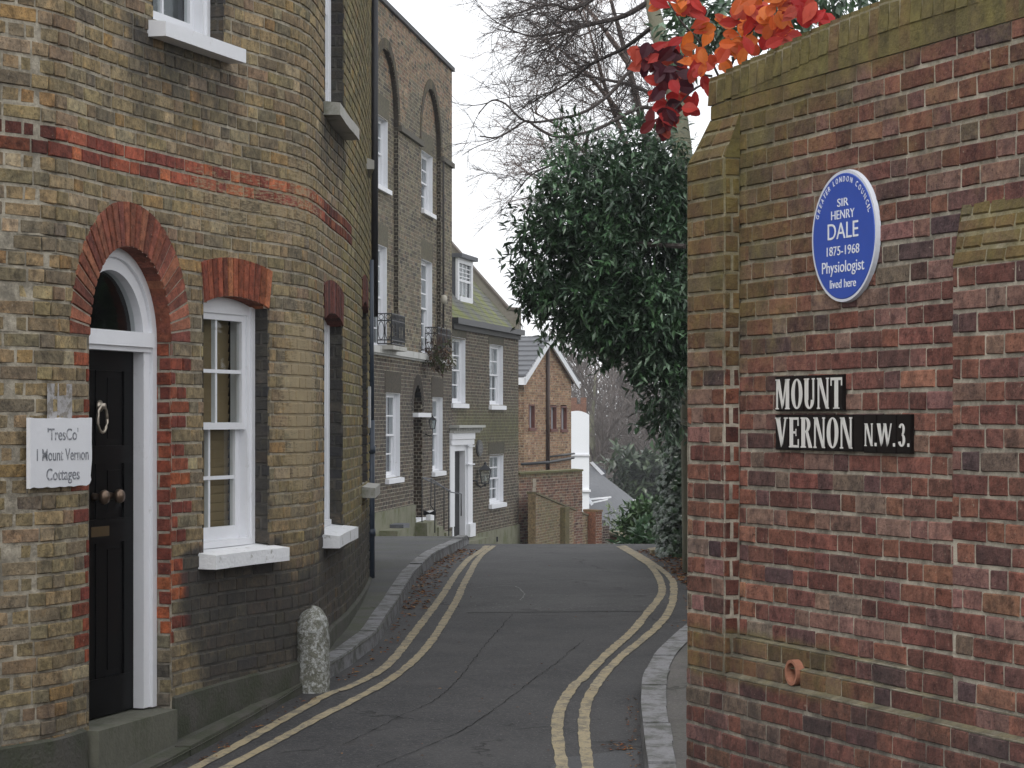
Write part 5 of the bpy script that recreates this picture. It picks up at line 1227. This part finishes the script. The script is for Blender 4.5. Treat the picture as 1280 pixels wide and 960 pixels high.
A6 = Path([px(753,0,72).xy, px(762,0,72.4).xy]); brick_wall('gate_pier', 'short dark brick gate pier beside the low curved wall', A6, 0, A6.L, lambda s: px(0,658,72).z-E, -5.6, [(1,(.055,.035,.03)),(1,(.08,.045,.036))], lambda s, z: .1, seed=94, th=.4)
A7 = Path([px(762,0,60).xy, px(775,0,46).xy, px(790,0,34).xy, px(803,0,27.5).xy, px(818,0,24).xy], True)
T7 = [(0, px(0,667,60).z-E),(14, px(0,672,46).z-E),(26, px(0,680,34).z-E),(32.5, px(0,686,27.5).z-E),(36, px(0,694,24).z-E)]
brick_wall('low_wall', 'low curved brick wall with pale coping leading down beside the bushes', A7, 0, A7.L, lambda s: interp(T7, s), -4.5, [(1,(.20,.10,.065)),(1,(.16,.08,.055))], lambda s, z: .15, seed=95, cop=(.30,.25,.19))
# ================================================================= vegetation
rng = random.Random(101)
def grow(mb, p, d, L, r, lvl, rng, kids=5, nseg=5, wob=.18, up=.0, ang=.75, minr=.003, sides=(3,4,5,6), pull=None, shrink=.6):
    pts = [p]; dd = d.normalized()
    for k in range(nseg):
        dd = (dd+rvec(rng)*wob+Vector((0,0,up))+(pull*.1 if pull else Vector((0,0,0)))).normalized(); pts.append(pts[-1]+dd*L/nseg)
    mb.tube(pts, r, sides[min(lvl, 3)], cap=False, r1=max(minr*.6, r*.45))
    if lvl <= 0: return
    for k in range(kids):
        t = rng.uniform(.2, 1); i = min(nseg-1, int(t*nseg)); q = pts[i].lerp(pts[i+1], t*nseg-i); base = (pts[i+1]-pts[i]).normalized()
        nd = (base+rvec(rng)*ang).normalized()
        grow(mb, q, nd, L*rng.uniform(.4, .75), max(minr, r*(1-.5*t)*shrink), lvl-1, rng, kids, nseg, wob, up, ang, minr, sides, pull, shrink)
def limb(mb, pts, r, r1, rng, kids, L, lvl, kr=.4, **kw):
    P = Path([(0,0),(1,0)]); mb.tube(pts, r, 7, r1=r1)
    seglen = [(b-a).length for a, b in zip(pts, pts[1:])]; tot = sum(seglen)
    for k in range(kids):
        t = rng.uniform(.12, 1)*tot; i = 0
        while i < len(seglen)-1 and t > seglen[i]: t -= seglen[i]; i += 1
        q = pts[i].lerp(pts[i+1], min(1, t/seglen[i])); d = (pts[i+1]-pts[i]).normalized()
        grow(mb, q, (d*.7+rvec(rng)*.9+Vector((-.35,0,.15))).normalized(), L*rng.uniform(.5,1.2), max(.0035, r*kr*rng.uniform(.5,1)), lvl, rng, **kw)
def smoothpts(P):
    if len(P) < 3: return P
    q = [P[0]*2-P[1]]+P+[P[-1]*2-P[-2]]; out = []
    for k in range(1, len(q)-2):
        p0, p1, p2, p3 = q[k-1:k+3]
        for j in range(4):
            t = j/4; out.append(.5*((2*p1)+(p2-p0)*t+(2*p0-5*p1+4*p2-p3)*t*t+(3*p1-p0-3*p2+p3)*t**3))
    return out+[P[-1]]
# bare tree with pale trunk
bt = thing('bare_tree', 'leafless tree with pale trunk and fine twigs arching over the lane above the evergreen', 'tree', Vector((px(866,0,21.5).x, 21.5, gz(21.5))))
m_ = MB(); m_.tube(smoothpts([px(872,745,21.5), px(866,420,21.5), px(861,300,21.5), px(848,150,21.6), px(828,60,21.8), px(806,-40,22), px(790,-170,22.1), px(800,-330,22.2)]), .135, 12, r1=.03); m_.build('trunk', M['palebark'], bt, True)
m_ = MB()
limbs = [([(846,150,21.6),(805,134,21.4),(760,155,21.2),(735,165,21.0),(697,171,20.8),(672,160,20.8),(658,151,20.8),(640,162,20.7),(620,172,20.6),(600,170,20.6)], .020, .006, 10, .45, 1),
 ([(835,80,21.7),(790,88,21.5),(762,118,21.4),(730,140,21.2),(700,148,21.2),(658,152,20.8),(632,130,20.8),(614,126,20.8),(598,142,20.8)], .020, .005, 10, .45, 1),
 ([(815,0,21.9),(780,20,22),(740,30,22.2),(700,40,22.3),(665,45,22.3),(640,38,22.3)], .030, .006, 24, .60, 2),
 ([(820,30,21.9),(780,60,22.4),(740,80,22.6),(700,110,22.8),(670,120,22.8)], .024, .005, 24, .55, 2),
 ([(808,-30,21.9),(770,-20,21.5),(720,10,21.4),(690,5,21.3),(660,12,21.3)], .030, .006, 24, .60, 2),
 ([(806,-60,22),(840,-120,21.6),(880,-180,21.4),(900,-250,21.3)], .04, .006, 16, .7, 2),
 ([(796,-120,22.1),(750,-180,22),(700,-230,22),(670,-300,22)], .04, .006, 16, .7, 2),
 ([(848,140,21.6),(800,110,22.5),(760,100,23),(720,90,23.2),(690,70,23.4)], .024, .005, 24, .55, 2),
 ([(850,170,21.6),(800,180,22.5),(750,190,23),(710,200,23.2),(670,215,23.4),(648,235,23.4)], .022, .005, 26, .48, 2),
 ([(735,165,21.0),(731,200,21),(733,240,21),(742,265,20.6),(760,285,20.2),(790,303,20),(856,308,19.6)], .016, .022, 5, .35, 1),
 ([(855,285,20.5),(830,250,20.6),(805,215,20.7),(790,195,20.8)], .012, .008, 3, .3, 1)]
for P, r_, r1_2, kids, L_, lv in limbs: limb(m_, smoothpts([px(*q) for q in P]), r_, r1_2, rng, kids, L_, lv, .30, minr=.0022)
m_.build('branches', M['bark'], bt)
# second bare tree further back, filling the twig haze
bt2 = thing('bare_tree', 'dense twiggy leafless tree standing behind the pale trunked one', 'tree', Vector((px(866,0,31).x, 31, gz(31))))
m_ = MB(); m_.tube(smoothpts([px(866,720,31), px(860,480,31), px(845,330,31), px(812,190,31), px(780,60,31), px(752,-40,31)]), .12, 8, r1=.012); m_.build('trunk', M['bark'], bt2, True)
m_ = MB()
for P in ([(790,250),(740,200),(700,160),(668,140)], [(788,160),(750,110),(710,70),(680,50)], [(786,80),(750,30),(715,-10),(690,-30)], [(790,200),(760,120),(740,50),(720,-20)], [(800,230),(830,150),(850,60),(860,-20)], [(835,300),(740,260),(700,240),(672,225)]):
    limb(m_, smoothpts([px(x, y, 31+rng.uniform(-1,1)) for x, y in P]), .040, .006, rng, 24, .85, 2, .22, minr=.003)
m_.build('branches', plain('reddish_twigs', (.16,.12,.105), .95, .3, 4), bt2)
# evergreen
ev = thing('evergreen_tree', 'large dark glossy evergreen tree overhanging the lane above the ivy', 'tree', Vector((px(860,0,20.5).x, 20.5, gz(20.5))))
m_ = MB(); m_.tube(smoothpts([px(878,760,20.8), px(872,500,20.8), px(860,380,20.6), px(845,300,20.4)]), .10, 8, r1=.05)
for P in ([(865,420),(820,400),(770,390),(720,395),(680,400)], [(858,370),(800,340),(740,330),(690,320)], [(850,320),(800,270),(740,240),(700,230)], [(868,440),(820,440),(780,450)]): m_.tube(smoothpts([px(x, y, 20.4) for x, y in P]), .028, 5, r1=.008)
m_.build('trunk', M['bark'], ev, True)
EG = [(.035,.075,.035),(.045,.095,.042),(.06,.12,.055),(.04,.07,.045),(.11,.17,.11),(.055,.095,.06)]
m_ = MB(); blobs = [(795,395,62,46,1.2),(748,368,60,42,1.1),(820,335,48,80,1.2),(770,310,68,52,1.05),(716,305,46,44,.9),(708,362,44,34,1.0),(795,245,58,50,.9),(730,238,48,40,.65),(825,425,40,45,1.3),(765,412,48,22,1.0),(676,360,30,16,.75),(655,352,24,8,.6),(684,262,32,40,.5),(818,190,38,36,.6),(770,195,48,28,.42),(725,188,40,24,.25),(668,310,28,30,.40),(690,398,26,18,.65),(662,385,22,12,.45),(800,448,42,16,1.0),(845,260,20,60,1.0),(835,500,28,40,1.1),(656,270,18,34,.2),(722,408,20,10,.6),(745,160,30,18,.12),(652,325,16,20,.2)]
sprigs(m_, blobs, 6200, rng, .100, .031, EG, 20.2, per=7, droop=.25, out=.9, clump=3.2)
m_.build('foliage', M['leaf'], ev)
m_ = MB(); sprigs(m_, [(940,22,60,20,1,12.5,.5),(1000,0,60,16,1,12.5,.5),(890,20,40,30,1,13,.4),(860,45,35,40,.8,14,.5),(1080,-25,60,16,1,12,.5)], 330, rng, .075, .032, EG, 12.5, per=6)
hb = thing('holly_bush', 'dark green bush showing above the mossy top of the right wall', 'bush', Vector((px(960,0,12.8).x, 12.8, gz(12.8)))); m_.build('foliage', M['leaf'], hb)
m_ = MB(); 
for x in (930, 985, 1050): m_.tube([Vector((px(x,0,12.7).x, 12.7, gz(12.7))), px(x, 60, 12.6), px(x-10, 0, 12.5)], .03, 6, r1=.01)
m_.build('stem', M['bark'], hb, True)
# ivy
iv = thing('ivy', 'dense dark ivy hanging in a tall column at the end of the right wall', 'ivy', Vector((px(850,0,24.3).x, 24.3, gz(24.3))))
m_ = MB(); ivb = [(846,500,22,60,1,24),(850,560,22,60,1,24),(845,620,24,55,1,24),(840,665,24,34,1,23.8),(850,440,20,50,1,24),(835,690,16,10,.8,23.6),(880,560,30,140,.7,24.6),(880,680,30,40,.7,24.4),(828,645,12,28,.5,24)]
def ivyleaf(mb, p, nrm, S_, col, rng):
    nrm = nrm.normalized(); a = rng.uniform(0, 6.28); u = nrm.orthogonal().normalized(); v = nrm.cross(u); mb.cc = col
    down = Vector((0,0,-1)); dn = (down-nrm*down.dot(nrm)); dn = dn.normalized() if dn.length > .1 else u; sd = dn.cross(nrm); c = mb.vert(p+nrm*S_*.08)
    rim = []
    for ang, rr in ((0,1.0),(.45,.55),(1.0,.85),(1.5,.5),(2.1,.62),(2.7,.35),(-2.7,.35),(-2.1,.62),(-1.5,.5),(-1.0,.85),(-.45,.55)):
        q = ang+rng.uniform(-.08,.08); rim.append(mb.vert(p+(dn*math.cos(q)+sd*math.sin(q))*S_*rr*.6))
    for k in range(0, 10, 2): mb.face((c, rim[k], rim[k+1], rim[k+2]) if k+2 < 11 else (c, rim[k], rim[k+1], rim[0]))
    mb.face((c, rim[10], rim[0]))
for cx, cy, rx, ry, dn_, zc in ivb:
    for _ in range(int(rx*ry*.42*dn_)):
        v = rvec(rng)*rng.random()**.35; p_ = px(cx+rx*v.x, cy-ry*v.z, zc)+Vector((0, v.y*.25, 0))
        if p_.z < gz(p_.y, .0): continue
        col = rng.choice(EG); f = rng.uniform(.35,.85); ivyleaf(m_, p_, Vector((v.x*.8-.3, -.9, .5))+rvec(rng)*.6, rng.uniform(.06,.10), tuple(q*f for q in col), rng)
m_.build('foliage', M['leaf'], iv)
m_ = MB()
for k in range(9): m_.tube(smoothpts([Vector((1.72+.05*k, 24.2, gz(24.2,-.05))), Vector((1.70+.06*k, 24.15, E-.6)), Vector((1.74+.05*k, 24.2, E+.3)), Vector((1.72+.06*k, 24.2, E+.85))]), .022, 5, r1=.008)
m_.build('stem', M['bark'], iv, True)
A8 = Path([(1.86,25.8),(2.15,22),(2.5,17.5),(3.1,12.5),(3.5,9.2)], True)
brick_wall('garden_wall', 'lower brick garden wall hidden behind the ivy column', A8, 0, A8.L, lambda s: .30, -1.95, [(3,(.148,.067,.050)),(2,(.122,.058,.046)),(1,(.17,.10,.08))], lambda s, z: .5, mats=('red','red_mortar'), cop=(.14,.12,.06), seed=97)
# bushes beyond the crest
def bush(label, blobs, n, L_, W_, cols, Z, x, name='bush', mat='leaf', per=6, cat='bush'):
    t_ = thing(name, label, cat, Vector((px(x,0,Z).x, Z, gz(Z)))); m_ = MB(); sprigs(m_, blobs, n, rng, L_, W_, cols, Z, per=per, droop=.1, out=1.0); m_.build('foliage', M[mat], t_)
    m_ = MB(); b0 = Vector((px(x,0,Z).x, Z, gz(Z)-.1))
    for k in range(5): m_.tube([b0, px(blobs[k % len(blobs)][0]+rng.uniform(-8,8), blobs[k % len(blobs)][1], Z)], .02*Z/30, 5, r1=.006*Z/30)
    m_.build('stem', M['bark'], t_, True)
BG = [(.045,.10,.03),(.06,.13,.04),(.035,.07,.025),(.08,.14,.05)]
bush('bright green laurel bush beyond the crest of the lane', [(796,658,15,18,1),(812,655,18,22,1),(783,668,8,9,.8),(805,648,16,12,1),(820,665,14,22,1)], 380, .13, .055, BG, 34, 800)
bush('low broad leaved plant at the foot of the ivy', [(800,682,14,8,1),(815,686,14,8,1),(825,678,10,10,1)], 90, .16, .07, [(.06,.12,.06),(.05,.10,.05)], 27.5, 812)
bush('small shrub with pale leaves behind the gate pier', [(760,650,6,12,1),(768,660,7,8,1)], 26, .22, .07, [(.10,.15,.05),(.16,.20,.10)], 74, 765)
bush('rounded dark green tree beyond the slate roof', [(806,598,22,16,1),(825,600,20,24,1),(790,585,16,8,.8),(832,625,20,24,1),(812,626,14,12,1),(775,578,14,6,.7)], 600, .55, .25, [(.05,.075,.04),(.06,.085,.045),(.04,.06,.035)], 115, 800, 'evergreen_tree', 'leaf', 6, 'tree')
# distant bare trees
spec = [(742,128,330,470,'slim leafless tree with pale trunk beyond the white building'),(726,150,455,520,'small leafless tree directly above the white building'),(766,135,440,0,'leafless grey tree left of the misty group'),(792,140,448,0,'tall grey leafless tree in the middle of the misty group'),(818,132,455,0,'leafless tree close to the ivy in the misty group'),(842,145,440,0,'leafless tree half hidden by the ivy'),(752,170,470,0,'faint leafless tree farthest back by the white building'),(805,175,465,0,'faint leafless tree farthest back near the ivy')]
for k, (x, Z, ty, _, lab) in enumerate(spec):
    ty = 438 if k == 0 else ty; base = Vector((px(x,0,Z).x, Z, gz(Z)-.2)); topz = px(0, ty, Z).z
    t_ = thing('bare_tree', lab, 'tree', base, 'leafless trees in the valley beyond')
    Hh = topz-base.z; m_ = MB(); tp = [base, base+Vector((.2,0,Hh*.35)), base+Vector((-.1,0,Hh*.65)), base+Vector((.1,0,Hh*.9))]; m_.tube(smoothpts(tp), .26 if k else .34, 7, r1=.06); m_.build('trunk', M['palebark'] if k == 0 else M['farbark'], t_, True)
    m_ = MB()
    for j in range(17):
        t = rng.uniform(.3, .9); q = tp[0].lerp(tp[3], t); d = Vector((rng.uniform(-1,1), rng.uniform(-.6,.6), rng.uniform(.3,1.1)))
        grow(m_, q, d, Hh*rng.uniform(.18,.36), .07, 3, rng, 4, 4, .22, .06, .7, .018, (3,3,4,5))
    m_.build('branches', M['farbark'], t_)
# wooded hillside far behind
m_ = MB()
for k in range(40):
    x0, x1 = -160+k*9, -151+k*9; 
    h = lambda x: E-6+2.0*mnoise.noise(Vector((x*.03,1,0)))+1.2*mnoise.noise(Vector((x*.12,5,0)))
    m_.quad((x0,230,E-15),(x1,230,E-15),(x1,300,h(x1)),(x0,300,h(x0))); m_.quad((x0,300,h(x0)),(x1,300,h(x1)),(x1,360,E-12),(x0,360,E-12))
struct(m_.build('hills', plain('winter_woodland', (.10,.09,.07), .95, .35, .8, .5)))
m_ = MB(); 
for k in range(420):
    x = rng.uniform(700, 900); Z = rng.uniform(235, 300); b0 = Vector((px(x,0,Z).x, Z, lerp(E-15, E-6, (Z-230)/70)))
    grow(m_, b0, Vector((0,0,1)), rng.uniform(3.5,6.0), .10, 1, rng, 7, 3, .15, .1, .8, .035, (3,3,3,3))
tag(m_.build('far_wood', M['farbark']), 'brown leafless wood covering the far hillside', 'woodland', kind='stuff')
# smoke bush over the wall
# unseen tree added behind the right wall to darken reflections in the panes opposite
gt = thing('evergreen_tree', 'unseen evergreen added behind the right wall to darken reflections in the panes', 'tree', (5.4, 19.5, gz(19.5)))
m_ = MB()
for _ in range(2600):
    v = rvec(rng)*rng.random()**.33; c = Vector((5.4+2.1*v.x, 19.5+3.2*v.y, E+1.6+3.6*v.z))
    if 640+F*c.x/c.y < 1090 and c.z > E+1.2: continue
    ax = (v+rvec(rng)*.5).normalized(); col = rng.choice(EG)
    for j in range(5): leaf(m_, c+ax*.06*j, (rvec(rng)+ax).normalized(), Vector((0,0,1))+rvec(rng)*.6, .26, .12, col)
m_.build('foliage', M['leaf'], gt)
m_ = MB(); m_.tube([(5.4,19.5,gz(19.5)-.1),(5.35,19.5,E+1),(5.4,19.5,E+3)], .18, 8, r1=.06); m_.build('trunk', M['bark'], gt, True)
sb = thing('smoke_bush', 'bush with bright orange red and maroon autumn leaves hanging over the wall end', 'bush', Vector((px(900,0,10.2).x, 10.2, gz(10.2))))
m_ = MB(); RLc = {'o': [(.55,.11,.025),(.62,.16,.03),(.48,.07,.03)], 'r': [(.45,.04,.03),(.38,.025,.025),(.50,.08,.05)], 'm': [(.09,.012,.018),(.13,.018,.02),(.06,.012,.022)]}
cl_ = [(822,80,26,22,'m',16,9.9),(835,60,24,14,'r',6,9.95),(812,70,20,14,'r',5,9.9),(838,98,20,18,'m',10,9.8),(846,118,24,18,'r',9,9.8),(832,128,22,12,'m',5,9.85),(826,148,14,14,'m',6,9.8),(838,150,12,10,'r',4,9.8),(868,72,16,22,'o',8,9.85),(882,92,16,16,'r',7,9.7),(900,72,22,14,'o',6,9.6),(878,36,8,6,'o',2,9.8),(862,4,34,12,'r',9,9.7),(835,4,18,8,'o',4,9.7),(922,42,22,22,'o',10,9.5),(940,20,24,16,'r',9,9.4),(955,38,22,14,'r',8,9.3),(972,24,20,14,'o',7,9.15),(978,45,16,8,'r',5,9.15),(1000,14,18,10,'r',6,8.95),(1022,18,20,7,'r',6,8.85),(990,2,30,8,'o',6,9.0),(945,2,20,8,'o',5,9.3),(925,62,18,8,'o',5,9.45)]
for cx, cy, rx, ry, kd, n_, Z in cl_:
    for _ in range(int(n_*1.5)):
        p_ = px(cx+rx*rng.uniform(-1,1), cy+ry*rng.uniform(-1,1), Z)+Vector((0, rng.uniform(-.05,.08), 0)); a = rng.uniform(0, 6.28)
        d = Vector((math.cos(a), rng.uniform(-.5,.3), math.sin(a)*.9-.1)); nr = Vector((rng.uniform(-.5,.5), -1, rng.uniform(-.2,.7)))
        c = rng.choice(RLc[kd]); f = rng.uniform(.8,1.2); roundleaf(m_, p_-d.normalized()*.03, d, nr, rng.uniform(.06,.10), rng.uniform(.038,.060), tuple(q*f for q in c))
m_.build('foliage', M['redleaf'], sb)
m_ = MB()
for P in ([(905,110,10.0),(880,60,9.9),(850,25,9.9),(835,0,9.9)], [(900,100,9.9),(870,110,9.85),(840,140,9.8)], [(910,90,9.9),(930,50,9.6),(960,25,9.3),(1020,12,8.95)], [(890,95,9.9),(850,90,9.85),(815,75,9.9)]): m_.tube(smoothpts([px(*q) for q in P]), .006, 5, r1=.003)
m_.tube([Vector((px(905,0,10.1).x, 10.2, gz(10.2))), px(908, 300, 10.1), px(905,110,10.0)], .02, 6, r1=.008); m_.build('stem', M['bark'], sb, True)
# fallen leaves
m_ = MB(); DL = [(.16,.055,.022),(.11,.045,.02),(.20,.09,.03),(.08,.035,.02),(.24,.13,.05)]
def litter(x, y, up=0.006, S_=.05):
    p_ = gpt(x, y, up); a = rng.uniform(0, 6.28); c = rng.choice(DL); f = rng.uniform(.7,1.4)
    leaf(m_, p_, Vector((math.cos(a), math.sin(a), rng.uniform(0,.25))), Vector((rng.uniform(-.3,.3), rng.uniform(-.3,.3), 1)), S_*rng.uniform(.6,1.3), S_*.55, tuple(q*f for q in c), .2)
LOY = [(y, x) for x, y in LO[::-1]]
for _ in range(420):
    y = 687+rng.random()**1.3*75; litter(interp(LOY, y)+rng.random()**1.6*lerp(24, 34, (y-687)/70)+1, y, S_=.045)
for _ in range(70):
    y = rng.uniform(760, 850); litter(interp(LOY, y)+rng.uniform(2, 22), y, S_=.035)
ROY = [(684,786),(705,822),(732,850),(767,846),(797,820)]
for _ in range(520):
    y = 688+rng.random()**1.5*42; litter(rng.uniform(interp(ROY, y)+4, 872), y, S_=.05)
for _ in range(60): y = rng.uniform(720, 790); litter(rng.uniform(interp(ROY, y)+6, 870), y, S_=.035)
for _ in range(26): litter(778+rng.gauss(0,9), 934+rng.gauss(0,3), S_=.03)
for _ in range(60): litter(rng.uniform(784,798), rng.uniform(870, 960), S_=.022)
for _ in range(50): litter(rng.uniform(420, 800), rng.uniform(700, 955), S_=.022)
for _ in range(40): y = rng.uniform(870, 955); litter(lerp(398, 225, (y-858)/99)+rng.uniform(2,24), y, S_=.03)
tag(m_.build('fallen_leaves', M['dryleaf']), 'brown autumn leaves scattered in the gutters and under the ivy', 'leaves', kind='stuff')
# drain scar and pale specks on the road

# damp air over the valley
hz = bpy.data.meshes.new('haze'); hb_ = MB(); hb_.box(-95, -3, E-21.5, 170, 345, E+22); ho = hb_.build('haze', [bpy.data.materials.new('damp_air')]); hm = ho.data.materials[0]; hm.use_nodes = True
hn, hl = hm.node_tree.nodes, hm.node_tree.links; hn.remove(hn['Principled BSDF']); pv = hn.new('ShaderNodeVolumePrincipled'); pv.inputs['Density'].default_value = .0006; pv.inputs['Color'].default_value = (.93,.95,1,1); pv.inputs['Anisotropy'].default_value = .2
hl.new(pv.outputs[0], hn['Material Output'].inputs['Volume']); tag(ho, 'thin damp haze hanging in the air over the lane and valley', 'haze', kind='stuff')
